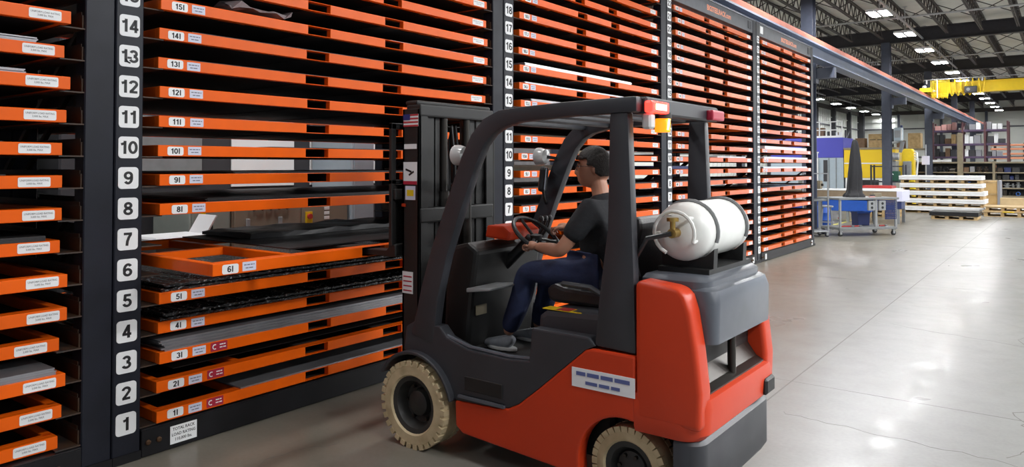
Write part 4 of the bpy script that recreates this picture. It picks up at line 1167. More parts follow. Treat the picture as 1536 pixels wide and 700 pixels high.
# ------------------------------------------------------------------ work cart
def caster(root, x, y, r=.06):
    c = MB().cyl((x,y-.018,r),(x,y+.018,r),r,14).build('caster', M['black_plastic'], root, smooth=True)
    MB().box(x-.03,x+.03,y-.028,y-.020,r-.015,2*r+.02).box(x-.03,x+.03,y+.020,y+.028,r-.015,2*r+.02).box(x-.04,x+.04,y-.035,y+.035,2*r+.02,2*r+.035).build('fork', M['mid_grey'], c)
ct = at0('work_cart', 'grey steel work cart on casters with sockets and a perforated side tray', 'cart')
W, D_ = 1.62, .78
MB().box(-.04,W+.04,-.03,D_+.03,.885,.935).build('worktop', M['grey'], ct, bevel=.006)
for x in (0, W-.05):
    for y in (0, D_-.05): MB().box(x,x+.05,y,y+.05,.15,.885).build('leg', M['mid_grey'], ct, bevel=.004)
MB().box(1.00,1.06,0,.05,.22,.885).build('leg', M['mid_grey'], ct, bevel=.004)
MB().box(0,W,0,D_,.155,.215).build('lower_shelf', M['grey'], ct, bevel=.006)
for x, y in ((.06,.06),(W-.06,.06),(.06,D_-.06),(W-.06,D_-.06)): caster(ct, x, y)
for x in (.80, 1.10):
    sb = MB().box(x,x+.19,-.012,.045,.62,.86).build('socket_box', M['mid_grey'], ct, bevel=.006)
    for z in (.69,.79):
        MB().cyl((x+.095,-.018,z),(x+.095,-.011,z),.032,12).build('socket', M['ink'], sb)
wb = MB()
for i in range(8): wb.box(1.275+.0435*i,1.299+.0435*i,.0,.012,.40,.86)
for j in range(9): wb.box(1.275,1.603,.0,.0118,.40+.0545*j,.424+.0545*j)
wb.build('perforated_panel', M['navy'], ct)
MB().box(1.275,1.603,.013,.02,.62,.76).build('backing_sheet', M['blue'], ct)
settle(ct, (-.04,18.98,0), math.radians(50))
cR = Matrix.Rotation(math.radians(50),4,'Z'); cT = Vector((-.04,18.98,0))
def on_cart(x, y, z): return cT + (cR @ Vector((x,y,z)))
bb_ = at0('storage_bin', 'navy bin standing on the lower shelf of the grey work cart', 'bin')
MB().prism([(-.20,0),(.20,0),(.23,.34),(.21,.34),(.18,.02),(-.18,.02),(-.21,.34),(-.23,.34)], 'y', -.15, .15).box(-.2,.2,-.15,-.135,0,.33).box(-.2,.2,.135,.15,0,.33).build('body', M['navy'], bb_)
MB().box(-.24,.24,-.17,-.15,.31,.345).box(-.24,.24,.15,.17,.31,.345).build('rim', M['blue'], bb_)
settle(bb_, on_cart(1.02,.56,.2155), math.radians(50)); bb_.scale = (.8,.8,1.0)
for i, (x, l, c, lb) in enumerate(((.30,.30,'red','red pipe wrench'),(.12,.22,'white','white spray bottle'),(.60,.16,'red','red clamp'),(1.32,.20,'red','red pliers'))):
    q = at0(lb.split(' ',1)[1].replace(' ','_'), lb+' left on the lower shelf of the grey work cart', 'tool')
    if i == 1:
        MB().lathe([(0,0),(.035,0),(.035,.13),(.014,.17),(.014,.20),(0,.2)], (0,0,0), 'z', 14).build('bottle', M[c], q, smooth=True)
        MB().box(-.05,.02,-.012,.012,.2,.24).build('trigger', M['red'], q, bevel=.004)
    else:
        MB().bar((-l/2,0,.016),(l/2,.02,.016),.03,.028).build('handle', M[c], q, bevel=.006)
        MB().box(l/2-.01,l/2+.06,-.03,.05,.0,.035).build('jaw', M['grey'], q, bevel=.006)
    settle(q, on_cart(x,.16,.2155), math.radians(50+4*i))
# machine hidden by a black cloth
def cover():
    lv = [(0,.215,.19),(.03,.22,.19),(.07,.20,.17),(.11,.165,.14),(.2,.155,.13),(.4,.150,.125),(.6,.140,.12),(.8,.122,.105),(1.0,.105,.09),(1.15,.09,.078),(1.27,.075,.062),(1.36,.062,.05),(1.41,.045,.035),(1.43,.02,.015)]
    n = 36; vs = []; fs = []; r = random.Random(5)
    ph = [r.uniform(0,6.28) for _ in range(5)]
    for i, (z, a, b) in enumerate(lv):
        for k in range(n):
            t_ = 2*PI*k/n; c, s_ = cos(t_), sin(t_)
            sq = 1/max(abs(c),abs(s_))**.75
            f = 1+.06*sin(5*t_+ph[0]+z*2)+.05*sin(9*t_+ph[1]-z*3)*(1.2-z*.5)+.03*sin(14*t_+ph[2])
            vs.append((a*c*sq*f+.02*z, b*s_*sq*f, z+.01*sin(3*t_+ph[3])*(i>0)))
    for i in range(len(lv)-1):
        for k in range(n):
            l = (k+1)%n; fs.append((i*n+k,i*n+l,(i+1)*n+l,(i+1)*n+k))
    fs.append(tuple(range(n-1,-1,-1))); fs.append(tuple((len(lv)-1)*n+k for k in range(n)))
    return MB().add(vs, fs)
cv = cover().build('draped_machine', M['cloth'], None, smooth=True)
single(cv, 'tall machine shrouded in black cloth standing on the grey work cart', 'machine')
settle(cv, on_cart(.72,.40,.936), math.radians(40))
for i, (x, y, sx, sy, sz, m_, lb, nm) in enumerate(((1.16,.3,.10,.08,.06,'bin_dark','small dark gauge block on the right half of the work cart top','gauge_block'),(1.32,.35,.20,.12,.10,'tan','small wire parts basket at the right end of the work cart top','parts_basket'),(1.02,.15,.12,.10,.03,'bin_pink','folded pink rag beside the black covered machine','rag'))):
    q = at0(nm, lb, 'object')
    MB().box(-sx/2,sx/2,-sy/2,sy/2,0,sz*.3).box(-sx/2,-sx/2+.01,-sy/2,sy/2,sz*.3,sz).box(sx/2-.01,sx/2,-sy/2,sy/2,sz*.3,sz).box(-sx/2+.01,sx/2-.01,-sy/2,-sy/2+.01,sz*.3,sz).build('body', M[m_], q, bevel=.003)
    settle(q, on_cart(x,y,.9355), .6)
# rolling frame with shelf, laptop
rf = at0('rolling_frame', 'grey tube frame table on casters carrying a laptop, beside the work cart', 'table')
b = MB()
for x in (0, .62): b.box(x-.014,x+.014,-.014,.014,.14,1.53 if x > .5 else 1.53)
b.box(-.014,.634,-.014,.014,1.515,1.54)
b.build('frame', M['mid_grey'], rf)
MB().box(-.62,.64,.02,.48,.86,.90).build('worktop', M['grey'], rf, bevel=.005)
MB().box(-.6,.64,-.02,.46,.115,.145).build('base', M['conduit'], rf, bevel=.005)
for x in (-.56,.60):
    for y in (.02,.42):
        caster(rf, x, y, .05)
        if y > .4 or x < 0: MB().box(x-.018,x+.018,y-.018,y+.018,.145,.86).build('leg', M['mid_grey'], rf)
settle(rf, (-.72,18.34,0), math.radians(40))
fR = Matrix.Rotation(math.radians(40),4,'Z'); fT = Vector((-.72,18.34,0))
lp = at0('laptop', 'black open laptop on the grey tube frame table', 'laptop')
MB().box(-.17,.17,-.12,.12,0,.018).build('keyboard_base', M['bin_dark'], lp, bevel=.004)
MB().obox((0,.17,.13),(.34,.012,.25),(-.35,0,0)).build('screen', M['black_plastic'], lp, bevel=.004)
settle(lp, fT+fR@Vector((.36,.24,.901)), math.radians(75))
q = at0('paper_box', 'small white box on the grey tube frame table beside the rack end', 'box')
MB().box(-.08,.08,-.06,.06,0,.10).build('body', M['white'], q, bevel=.003); MB().box(-.085,.085,-.065,.065,.10,.115).build('lid', M['white'], q, bevel=.002)
settle(q, fT+fR@Vector((.02,.2,.901)), .6)
# stool
sl_ = at0('stool', 'grey metal shop stool between the rack end and the work cart', 'stool')
MB().lathe([(0,.60),(.17,.60),(.175,.615),(.17,.64),(0,.645)], (0,0,0), 'z', 22).build('seat', M['mid_grey'], sl_, smooth=True)
for k in range(4):
    a = PI/4+PI/2*k; MB().tube([(.13*cos(a),.13*sin(a),.60),(.21*cos(a),.21*sin(a),0.0)], .013, 8).build('leg', M['mid_grey'], sl_)
MB().tube([(.185*cos(2*PI*k/20),.185*sin(2*PI*k/20),.20) for k in range(20)], .010, 6, closed=True).build('foot_ring', M['mid_grey'], sl_)
settle(sl_, (-.82,20.9,0), .3)
q = at0('storage_drum', 'blue plastic drum standing behind the shop stool', 'drum')
MB().lathe([(0,0),(.17,0),(.18,.03),(.18,.20),(.188,.215),(.18,.23),(.18,.40),(.188,.415),(.18,.43),(.18,.58),(.16,.61),(0,.61)], (0,0,0), 'z', 24).build('body', M['blue'], q, smooth=True)
MB().lathe([(0,.61),(.165,.61),(.165,.63),(0,.63)], (0,0,0), 'z', 24).build('lid', M['navy'], q, smooth=True)
settle(q, (-1.05,21.5,0))
# long machine bed
mb_ = thing('machine_bed', (-1.6,24.4,0), 'long machine bed with tan skirt and blue beam behind the work cart', 'machine')
MB().box(-3.6,.36,24.0,25.2,.955,.985).build('top_plate', M['white'], mb_, bevel=.004)
MB().box(-3.6,.36,24.02,25.18,.70,.955).build('skirt', M['tan_skirt'], mb_)
MB().box(-3.6,-.32,24.03,25.1,.33,.66).box(-3.6,.34,24.2,25.0,.66,.70).build('beam', M['blue'], mb_, bevel=.01)
MB().box(.36,.52,24.0,25.2,.66,.98).build('end_cover', M['lavender'], mb_, bevel=.012)
MB().box(.28,.48,24.05,24.6,.44,.66).build('end_box', M['navy'], mb_, bevel=.01)
for x in (-3.4,-2.2,-1.0,-.45,.38):
    for y in (24.1,25.0): MB().box(x-.04,x+.04,y-.04,y+.04,0,.36 if x < .3 else .66).build('leg', M['grey'], mb_)
for i, (x, m_, lb) in enumerate(((-2.35,'sage','grey-green gearbox on the long machine bed'),(-1.95,'tan','ribbed tan motor on the long machine bed'))):
    q = at0('gearbox' if i == 0 else 'electric_motor', lb, 'machine part')
    b = MB().box(-.13,.13,-.12,.12,0,.26)
    for k in range(6): b.box(-.13+.05*k,-.11+.05*k,-.14,.14,.02,.25)
    b.build('housing', M[m_], q, bevel=.006); MB().cyl((.13,0,.13),(.2,0,.13),.04,12).build('shaft', M['chain'], q)
    settle(q, (x,24.3,.9855))
# pallets
def pallet_parts(root, w, d, h, runners=5, slats=6, m='wood'):
    t = min(.02, h*.17)
    for k in range(runners):
        x = (w-.10)*k/(runners-1); MB().box(x,x+.10,.0,d,t,h-t).build('stringer', M[m], root)
    for k in range(slats):
        y = (d-.11)*k/(slats-1); MB().box(0,w,y,y+.11,h-t,h).build('deck_board', M[m], root)
    for y in (0, d/2-.06, d-.12): MB().box(0,w,y,y+.12,0,t).build('bottom_board', M[m], root)
def pallet(loc, w, d, h, label, group=None, rz=0, runners=4, slats=6):
    p = at0('wooden_pallet', label, 'pallet', group); pallet_parts(p, w, d, h, runners, slats); return settle(p, loc, rz)
ORD = ['bottom','second','middle','fourth','top']
for k in range(5):
    dx = (-.62,-.60,-.54,-.53,-.56)[4-k]; zb = .0 + .2785*k; ph = .088 if k == 0 else .1275
    zp = 0 if k == 0 else .0885+.2785*k-.1275
    pallet((dx+.05,30.45,zp), 2.5, 1.15, ph-.0005, 'pale wooden pallet under the %s white panel of the stack by the shelving' % ORD[k], 'pallets in the white panel stack', runners=6)
    p = MB().box(dx,dx+2.6,30.35,31.7,.0885+.2785*k,.0885+.2785*k+.062).box(dx+.01,dx+2.59,30.37,31.68,.0885+.2785*k+.062,.0885+.2785*k+.074).box(dx,dx+2.6,30.35,31.7,.0885+.2785*k+.074,.0885+.2785*k+.150).build('wrapped_panel', M['white'], None, bevel=.008)
    recentre(p); single(p, 'white wrapped panel, %s of the stack of five on pallets' % ORD[k], 'panel', 'white wrapped panels')
pallet((.84,27.1,0), 1.27, 1.1, .115, 'low wooden pallet under the black slab in front of the white panels')
p = MB().box(.79,2.14,27.05,28.25,.1155,.17).box(.80,2.13,27.06,28.24,.17,.178).box(.79,2.14,27.05,28.25,.178,.245).build('foam_slab', M['black_plastic'], None, bevel=.01)
recentre(p); single(p, 'black slab on a low pallet in front of the white panel stack', 'slab')
cr = thing('wooden_crate', (1.9,36.1,0), 'tall plywood crate with pale corner standing behind the white panels', 'crate')
MB().box(1.55,2.13,35.5,36.7,.06,1.09).build('body', M['ply'], cr)
MB().box(1.53,2.14,35.485,35.5,.06,.15).box(1.53,2.14,35.485,35.5,.52,.60).box(1.53,2.14,35.485,35.5,1.0,1.09).build('batten', M['wood'], cr)
MB().box(2.10,2.19,35.47,36.72,.03,1.11).build('corner_strip', M['bin_grey'], cr, bevel=.004)
MB().box(1.55,2.13,35.52,35.62,0,.06).box(1.55,2.13,36.5,36.6,0,.06).build('skid', M['wood'], cr)
pallet((2.10,29.5,0), 1.5, 1.2, .155, 'lower wooden pallet of the pair beside the white panel stack')
p = MB().box(2.05,3.75,29.45,30.75,.1555,.185).build('board', M['cardboard']); recentre(p); single(p, 'brown board with a yellow strap between two pallets beside the white panels', 'board'); MB().box(2.62,2.95,29.445,29.45,.157,.184).build('strap', M['yellow'], p)
pallet((2.14,29.55,.1855), 1.4, 1.1, .125, 'upper wooden pallet of the pair beside the white panel stack')
p = MB().box(2.10,3.7,29.5,30.7,.3110,.345).build('board', M['cardboard']); recentre(p); single(p, 'brown board lying over the upper pallet beside the white panels', 'board')
bx = thing('carton', (2.9,33.3,0), 'long low brown carton under white film beyond the paired pallets', 'box')
MB().box(2.34,3.9,33.0,34.0,0,.50).build('body', M['cardboard'], bx, bevel=.01); MB().box(2.33,3.91,33.4,33.6,.50,.505).build('tape', M['tan'], bx)
def sheet_film(name, x0, x1, y0, y1, z, amp, m, seed):
    r = random.Random(seed); nx, ny = 12, 5; vs = []; fs = []
    for s_ in (0,1):
        for i in range(nx+1):
            for j in range(ny+1): vs.append((x0+(x1-x0)*i/nx, y0+(y1-y0)*j/ny, z+amp*(.5+.5*sin(i*.9+j*.7))+.012*s_))
    k = (nx+1)*(ny+1); q = lambda a,i,j: a*k+i*(ny+1)+j
    for i in range(nx):
        for j in range(ny):
            fs += [(q(0,i,j),q(0,i,j+1),q(0,i+1,j+1),q(0,i+1,j)),(q(1,i,j),q(1,i+1,j),q(1,i+1,j+1),q(1,i,j+1))]
    for i in range(nx): fs += [(q(0,i,0),q(0,i+1,0),q(1,i+1,0),q(1,i,0)),(q(0,i,ny),q(1,i,ny),q(1,i+1,ny),q(0,i+1,ny))]
    for j in range(ny): fs += [(q(0,0,j),q(1,0,j),q(1,0,j+1),q(0,0,j+1)),(q(0,nx,j),q(0,nx,j+1),q(1,nx,j+1),q(1,nx,j))]
    return MB().add(vs, fs).build(name, m, None, smooth=True)
p = sheet_film('plastic_film', 2.30, 3.8, 32.3, 32.95, .0, .13, M['white_sheet'], 2); recentre(p); single(p, 'white plastic film spread in front of the long brown carton', 'film')
# pallet pile with red boards, behind the machine bed
for k in range(7):
    pallet((-1.35,27.0,.1305*k), 1.25, 1.0, .130, 'wooden pallet, %s in the pile behind the long machine bed' % ('bottom second third fourth fifth sixth top'.split()[k]), 'pallets in the pile behind the machine bed')
p = MB().box(-1.4,-.1,26.95,28.0,.9142,.955).build('board', M['white']); recentre(p); single(p, 'white board on top of the pallet pile behind the machine bed', 'board')
p = MB().box(-1.3,-.3,27.1,27.9,.9555,1.03).box(-1.25,-.35,27.15,27.85,1.03,1.04).build('red_panel', M['red'], None, bevel=.006); recentre(p); single(p, 'red panel lying on the white board of the pallet pile', 'panel')
# dark tool rack with green case
tr_ = thing('tool_rack', (-1.1,32.3,0), 'black frame tool rack with a green case behind the pallet pile', 'rack')
for x in (-1.9,-.75):
    for y in (32.1,32.7): MB().box(x-.03,x+.03,y-.03,y+.03,0,1.75).build('post', M['girt'], tr_)
for z in (.5,1.05,1.66): MB().box(-1.87,-.78,32.1,32.7,z,z+.05).build('shelf', M['girt'], tr_)
gc = thing('tool_case', (-1.2,32.35,1.1005), 'dark green case on the middle shelf of the black tool rack', 'case')
MB().box(-1.48,-.92,32.12,32.6,1.1005,1.50).build('body', M['green'], gc, bevel=.02); MB().tube([(-1.3,32.12,1.36),(-1.3,32.07,1.38),(-1.1,32.07,1.38),(-1.1,32.12,1.36)], .014, 6).build('handle', M['plate'], gc)
# --------------------------------------------------- blue machine with platform
bm_ = thing('blue_machine', (-6,40.8,0), 'blue-topped machine enclosure with pale doors and a railed platform', 'machine')
MB().box(-8.4,-4.73,40.0,42.2,2.12,3.15).build('upper_panel', M['blue_panel'], bm_, bevel=.02)
MB().box(-8.4,-4.73,40.02,42.2,.05,2.12).build('lower_panel', M['pale_blue'], bm_, bevel=.01)
MB().box(-5.7,-5.5,40.0,40.03,.9,2.0).build('window', M['bin_dark'], bm_)
for x in (-5.45,-5.1): MB().box(x,x+.03,39.99,40.02,.1,2.1).build('seam', M['grey'], bm_)
MB().box(-6.3,-5.95,39.9,40.05,.05,2.1).build('pillar', M['white'], bm_, bevel=.01)
rl_ = MB()
for x in (-8.3,-7.4,-6.6,-5.9,-5.35,-4.8): rl_.box(x-.025,x+.025,40.05,40.1,3.15,4.0)
for z in (3.55,3.97): rl_.box(-8.3,-4.78,40.05,40.1,z-.022,z+.022)
rl_.box(-8.3,-4.78,40.04,40.11,3.15,3.25)
rl_.build('railing', M['white'], bm_)
for i, (x, w_, h_, m_, lb) in enumerate(((-6.0,.35,.55,'brown','brown carton'),(-5.5,.30,.35,'bin_dark','dark toolbox'),(-5.1,.25,.3,'white','white carton'))):
    q = at0('toolbox' if i == 1 else 'carton', lb+' behind the railing on top of the blue machine', 'box')
    MB().box(-w_/2,w_/2,-.2,.2,0,h_).build('body', M[m_], q, bevel=.008); MB().box(-.03,.03,-.205,.205,h_*.5,h_+.003).build('tape' if i != 1 else 'strap', M['tan'], q)
    settle(q, (x,40.8,3.1505))
q = thing('level_gauge', (-5.0,36.0,0), 'white twin-tube stand in front of the blue machine', 'stand')
MB().box(-5.10,-5.07,36,36.03,.1,2.3).box(-4.97,-4.94,36,36.03,.1,2.3).build('tube', M['white'], q); MB().box(-5.13,-4.91,35.97,36.06,2.3,2.36).build('head', M['white'], q); MB().box(-5.2,-4.85,35.9,36.2,0,.1).build('base', M['grey'], q)
# yellow machine
ym = thing('yellow_machine', (-3.5,41,0), 'yellow panelled machine with a white skirt beside the blue machine', 'machine')
MB().box(-4.70,-2.35,40.0,41.8,1.10,2.52).build('upper_panel', M['yellow_panel'], ym, bevel=.01)
MB().box(-4.72,-2.33,39.97,41.82,2.52,2.62).build('cap', M['tan'], ym)
MB().box(-4.70,-2.35,39.985,40.0,1.80,1.86).build('stripe', M['white'], ym)
MB().box(-4.65,-2.4,40.03,41.75,.0,1.10).build('lower_panel', M['white'], ym, bevel=.01)
MB().box(-4.3,-3.1,40.0,40.03,.55,1.0).build('opening', M['ink'], ym)
# storage rack far behind with cartons
def storage_rack(name, xs, y0, y1, zs, label, beam, H, post='maroon'):
    t = thing(name, ((xs[0]+xs[-1])/2,y0,0), label, 'storage rack')
    for x in xs:
        b = MB().box(x-.05,x+.05,y0,y0+.08,0,H).box(x-.05,x+.05,y1-.08,y1,0,H)
        for k in range(int(H/.8)): b.bar((x,y0+.05,.2+.8*k),(x,y1-.05,.9+.8*k),.035)
        b.build('upright', M[post], t)
    for a, c in zip(xs, xs[1:]):
        for z in zs:
            MB().box(a+.05,c-.05,y0,y0+.06,z-.11,z).box(a+.05,c-.05,y1-.06,y1,z-.11,z).box(a+.05,c-.05,y0+.06,y1-.06,z-.035,z-.01).build('shelf_beam', M[beam], t)
    return t
def carton(x, y, z, w, d, h, m_, label, group=None, name='carton', tape='tan', rz=0):
    q = at0(name, label, 'box', group)
    MB().box(-w/2,w/2,-d/2,d/2,0,h).build('body', M[m_], q, bevel=.006)
    MB().box(-w/2-.002,w/2+.002,-.04,.04,h*.72,h+.003).build('tape', M[tape], q)
    return settle(q, (x,y,z+.0005), rz)
storage_rack('pallet_rack', (-8.0,-5.2,-2.6), 55.0, 56.2, (1.4,2.86), 'far pallet rack with big cartons behind the yellow machine', 'tan', 4.2, 'girt')
bxs = carton(-6.05,55.6,2.86,1.0,.9,1.02,'wood','big yellow carton with a dark line of print above the yellow machine')
ox_, oy_, oz_ = bxs.location
for a, c in ((-.42,-.05),(.05,.42)): MB().box(ox_+a,ox_+c,oy_-.4535,oy_-.4515,oz_+.60,oz_+.64).build('print', M['ink'], bxs)
carton(-7.1,55.6,2.86,.6,.8,.75,'brown','brown carton beside the big yellow carton above the yellow machine')
carton(-3.75,55.6,2.86,.75,.9,1.02,'wood','big yellow carton near the column above the yellow press')
carton(-4.6,55.6,2.86,.45,.7,.55,'brown','small brown carton beside the yellow carton near the column')
# boom control machine and yellow press
cm = thing('boom_machine', (-1.4,33.4,0), 'grey machine with barrel and control box on a boom beside the column', 'machine')
MB().box(-1.75,-1.25,33.6,34.3,0,1.92).build('pedestal', M['mid_grey'], cm, bevel=.02)
b = MB().lathe([(0,-.27),(.13,-.27),(.15,-.25),(.15,-.10),(.165,-.09),(.165,.09),(.15,.10),(.15,.25),(.13,.27),(0,.27)], (0,0,0), 'x', 24)
b.v = [(-1.38+v[0],33.5+v[1],2.09+v[2]) for v in b.v]; b.build('barrel', M['conduit'], cm, smooth=True)
MB().tube([(-1.5,33.9,1.9),(-1.5,33.9,2.55),(-1.45,33.85,2.66),(-1.2,33.6,2.68),(-1.05,33.5,2.72)], .05, 10).build('boom', M['mid_grey'], cm, smooth=True)
MB().prism([(-1.12,2.25),(-1.02,2.25),(-.90,2.70),(-1.05,2.70)], 'y', 33.4, 33.55).build('boom_arm', M['grey'], cm)
pb = MB().box(-1.26,-.95,33.2,33.5,2.72,3.26).build('control_box', M['pale_blue'], cm, bevel=.02)
MB().box(-1.23,-1.02,33.19,33.2,2.85,3.15).build('screen', M['mid_grey'], pb); MB().box(-1.0,-.95,33.18,33.2,2.74,3.24).build('edge_strip', M['white'], pb); MB().lathe([(0,0),(.045,0),(.045,.09),(0,.1)], (-.99,33.3,3.26), 'z', 12).build('beacon', M['navy'], pb)
yp = thing('yellow_press', (-.9,33.6,0), 'yellow press with white hoses standing beside the boom machine', 'machine')
MB().prism([(-1.17,0),(-.72,0),(-.72,2.30),(-.80,2.42),(-1.09,2.42),(-1.17,2.30)], 'y', 34.4, 34.9).build('frame', M['yellow'], yp, bevel=.02)
MB().box(-1.1,-.8,34.2,34.4,1.2,1.9).build('ram', M['grey'], yp, bevel=.02)
for k in range(4): MB().tube([(-.72,34.5,2.3-.1*k),(-.60,34.4,2.25-.1*k),(-.56,34.35,1.9),(-.62,34.35,1.4-.1*k)], .028, 8).build('hose', M['white'], yp, smooth=True)
q = thing('switch_box', (-.35,35,0), 'pale grey switch box on a post beside the yellow press', 'switch')
MB().box(-.38,-.34,35,35.04,0,2.6).build('post', M['conduit'], q); MB().box(-.50,-.22,34.9,35.0,1.75,2.12).build('box', M['lavender'], q, bevel=.01)
# ---------------------------------------------------- long tan shelving with parts
sh = thing('parts_shelving', (2.6,42,0), 'long tan steel shelving full of parts behind the white panel stack', 'shelving')
SX = (-2.65,-1.25,.17,1.55,2.95,4.35,5.75)
for i, x in enumerate(SX):
    w_ = .12 if i == 2 else .05
    MB().box(x-w_,x+w_,42.0,42.1,0,3.3 if i == 2 else 1.93).box(x-.04,x+.04,42.7,42.8,0,1.93).build('upright', M['tan'], sh)
SZ = (.28,.66,1.03,1.40,1.90)
for a, c in zip(SX, SX[1:]):
    for z in SZ: MB().box(a+.05,c-.05,41.985,42.8,z-.05 if z < 1.5 else z-.075,z).build('shelf', M['tan'], sh)
for a, c in zip(SX, SX[1:]): MB().box(a+.06,c-.06,42.81,42.83,.05,1.88).build('shade_backing', M['girt'], sh)  # dark backing added for the darkness behind the shelves
rnd = random.Random(12)
kinds = ('parts_bin','coil','carton','casting')
MD = ('navy','bin_dark','bin_grey','bin_blue','brown','bin_dark','rust','cardboard','grey','bin_dark','navy','chain')
CN2 = {'navy':'navy','bin_dark':'charcoal','bin_grey':'grey','bin_blue':'blue','brown':'brown','rust':'rusty','cardboard':'tan','grey':'grey','chain':'oily'}
BAY = ('first','second','third','fourth','fifth','sixth'); TIER = ('lowest','second lowest','middle','upper')
def part_item(kind, w, h, m_, label, group):
    q = at0(kind, label, 'part', group)
    if kind == 'parts_bin':
        MB().prism([(-.16,0),(.16,0),(.16,h),(-.10,h),(-.16,h*.55)], 'y', -w/2, w/2).build('body', m_, q, bevel=.006)
        q.rotation_euler = (0,0,PI/2)
    elif kind == 'coil':
        b = MB()
        for k in range(4): b.tube([(h*.42*cos(2*PI*j/16), -.09+.06*k, h*.5+h*.42*sin(2*PI*j/16)) for j in range(16)], h*.075, 6, closed=True)
        b.build('body', m_, q, smooth=True)
    elif kind == 'carton':
        MB().box(-w/2,w/2,-.17,.17,0,h).box(-w/2-.002,w/2+.002,-.03,.03,h*.8,h+.003).build('body', m_, q, bevel=.004)
    else:
        MB().lathe([(0,0),(w*.42,0),(w*.42,h*.2),(w*.25,h*.3),(w*.25,h*.75),(w*.36,h*.8),(w*.36,h),(0,h)], (0,0,0), 'z', 14).build('body', m_, q, smooth=True)
        MB().box(-w*.5,w*.5,-.03,.03,h*.4,h*.6).build('lug', m_, q)
    return q
for bi, (a, c) in enumerate(zip(SX, SX[1:])):
    for ti, z in enumerate(SZ[:-1]):
        x = a+.14
        while x < c-.40:
            w_ = rnd.uniform(.14,.30); h_ = rnd.uniform(.19,.29); kd = rnd.choice(kinds); mk = rnd.choice(MD); m_ = M[mk]
            q = part_item(kd, w_, min(h_, .27), m_, '%s %s on the %s tier, %s bay of the long tan shelving' % (CN2[mk], kd.replace('_',' '), TIER[ti], BAY[bi]), '%s %ss on the %s tier of bay %s' % (CN2[mk], kd.replace('_',' '), TIER[ti], BAY[bi]))
            q.location = (x+max(w_, h_ if kd == 'coil' else 0)/2, 42.0+rnd.uniform(.22,.34), z+.0005)
            x += max(w_, h_ if kd == 'coil' else 0)+rnd.uniform(.02,.06)
for k, x in enumerate((-.85,-.45)):
    p = MB().box(x-.18,x+.18,42.1,42.5,1.9005,1.99).box(x-.17,x+.17,42.11,42.49,1.99,2.0).build('flat_box', M['white'], None, bevel=.005); recentre(p)
    single(p, 'flat white box on top of the tan shelving, %s of two' % ('nearer the column','farther from the column')[k], 'box')
# ------------------------------------------------------ tall storage rack behind
storage_rack('tall_storage_rack', (-2.0,-.5,.6,1.7), 50.0, 51.2, (2.25,3.0,3.8), 'tall maroon storage rack with crates behind the tan shelving', 'purple', 4.25)
TL = []
r2 = random.Random(4)
for a, c, pal in ((-1.93,-.58,('bin_dark','bin_dark','brown','bin_grey','bin_blue','wood')),(-.42,.52,('white','bin_dark','white','bin_grey')),(.68,1.62,('white','bin_grey','bin_dark','white'))):
    for z, hm in ((2.25,.55),(3.0,.6),(3.8,.5)):
        x = a
        while x < c-.3:
            w_ = r2.uniform(.2,.34); m_ = r2.choice(pal)
            if z > 3.5 and x < -.9: m_ = 'bin_pink'
            TL.append((x+w_/2, z, w_-.02, r2.uniform(.25,hm), m_)); x += w_+.01
TL.append((-.82, 1.62, .42, .2, 'wood')) if False else None
CN = {'bin_dark':'charcoal','brown':'brown','wood':'yellow','bin_blue':'blue','bin_grey':'grey','bin_pink':'pink wrapped','white':'white'}
for x, z, w_, h_, m_ in TL:
    bay = 'first bay' if x < -.5 else ('middle bay' if x < .6 else 'last bay')
    carton(x, 50.5, z, w_, .6, h_, m_, '%s box on the %s shelf, %s of the tall storage rack' % (CN[m_], {2.25:'lowest',3.0:'middle',3.8:'top'}[z], bay), 'boxes in the tall storage rack %s %s %s' % (CN[m_], z, bay))
for k, (x, z) in enumerate(((-.82,2.62),(-.82,3.32))):
    pass
# far rack of orange beams
orr = thing('beam_rack', (1.8,58,0), 'far rack of stacked orange beams in front of the white end wall', 'rack')
for x in (.55,1.35,2.15,2.95,3.75):
    MB().box(x-.05,x+.05,58.3,58.4,0,3.2).build('post', M['ink'], orr)
    for z in (2.14,2.42,2.74,3.0): MB().box(x-.07,x+.07,58.02,58.3,z-.13,z).build('spacer', M['ink'], orr)
for z in (1.2,1.6,2.14,2.42,2.74,3.0):
    MB().box(.30,4.3,58.0,58.5,z,z+.13).build('beam', M['salmon'], orr, bevel=.01)
# ----------------------------------------------------------------- bridge crane
ck = thing('bridge_crane', (2,37.5,4.9), 'yellow overhead bridge crane with looped cables riding on the runway', 'crane')
MB().box(-.30,22,37.30,37.32,4.93,5.35).box(-.30,22,37.68,37.70,4.93,5.35).box(-.30,22,37.24,37.76,5.35,5.38).box(-.30,22,37.24,37.76,4.90,4.93).build('girder', M['yellow'], ck)
MB().box(-.80,-.34,36.6,38.4,4.93,5.12).build('end_truck', M['yellow'], ck, bevel=.02)
for y in (36.7,38.3): MB().cyl((-.62,y,4.985),(-.50,y,4.985),.10,16).build('wheel', M['chain'], ck)
MB().box(-.7,22,37.10,37.13,5.50,5.53).build('cable_track', M['conduit'], ck)
for x in (-.6,1.5,4,7,10): MB().box(x-.02,x+.02,37.12,37.3,5.35,5.52).build('track_bracket', M['conduit'], ck)
for k in range(12):
    x = -.42+.055*k
    MB().tube([(x,37.115,5.48),(x-.01,37.115,5.1),(x+.005,37.115,4.78),(x+.025,37.115,4.70-.02*(k%3)),(x+.045,37.115,4.80),(x+.05,37.115,5.48)], .017, 6).build('cable_loop', M['yellow'], ck)
for k in range(6):
    x = .28+.22*k
    MB().tube([(x+.22*j/8, 37.115, 5.48-(.72)*(1-((j-4)/4)**2)) for j in range(9)], .022, 6).build('cable_loop', M['yellow'], ck)
ho = MB().box(.85,1.32,37.0,37.22,4.86,5.14).build('hoist', M['bin_dark'], ck, bevel=.02)
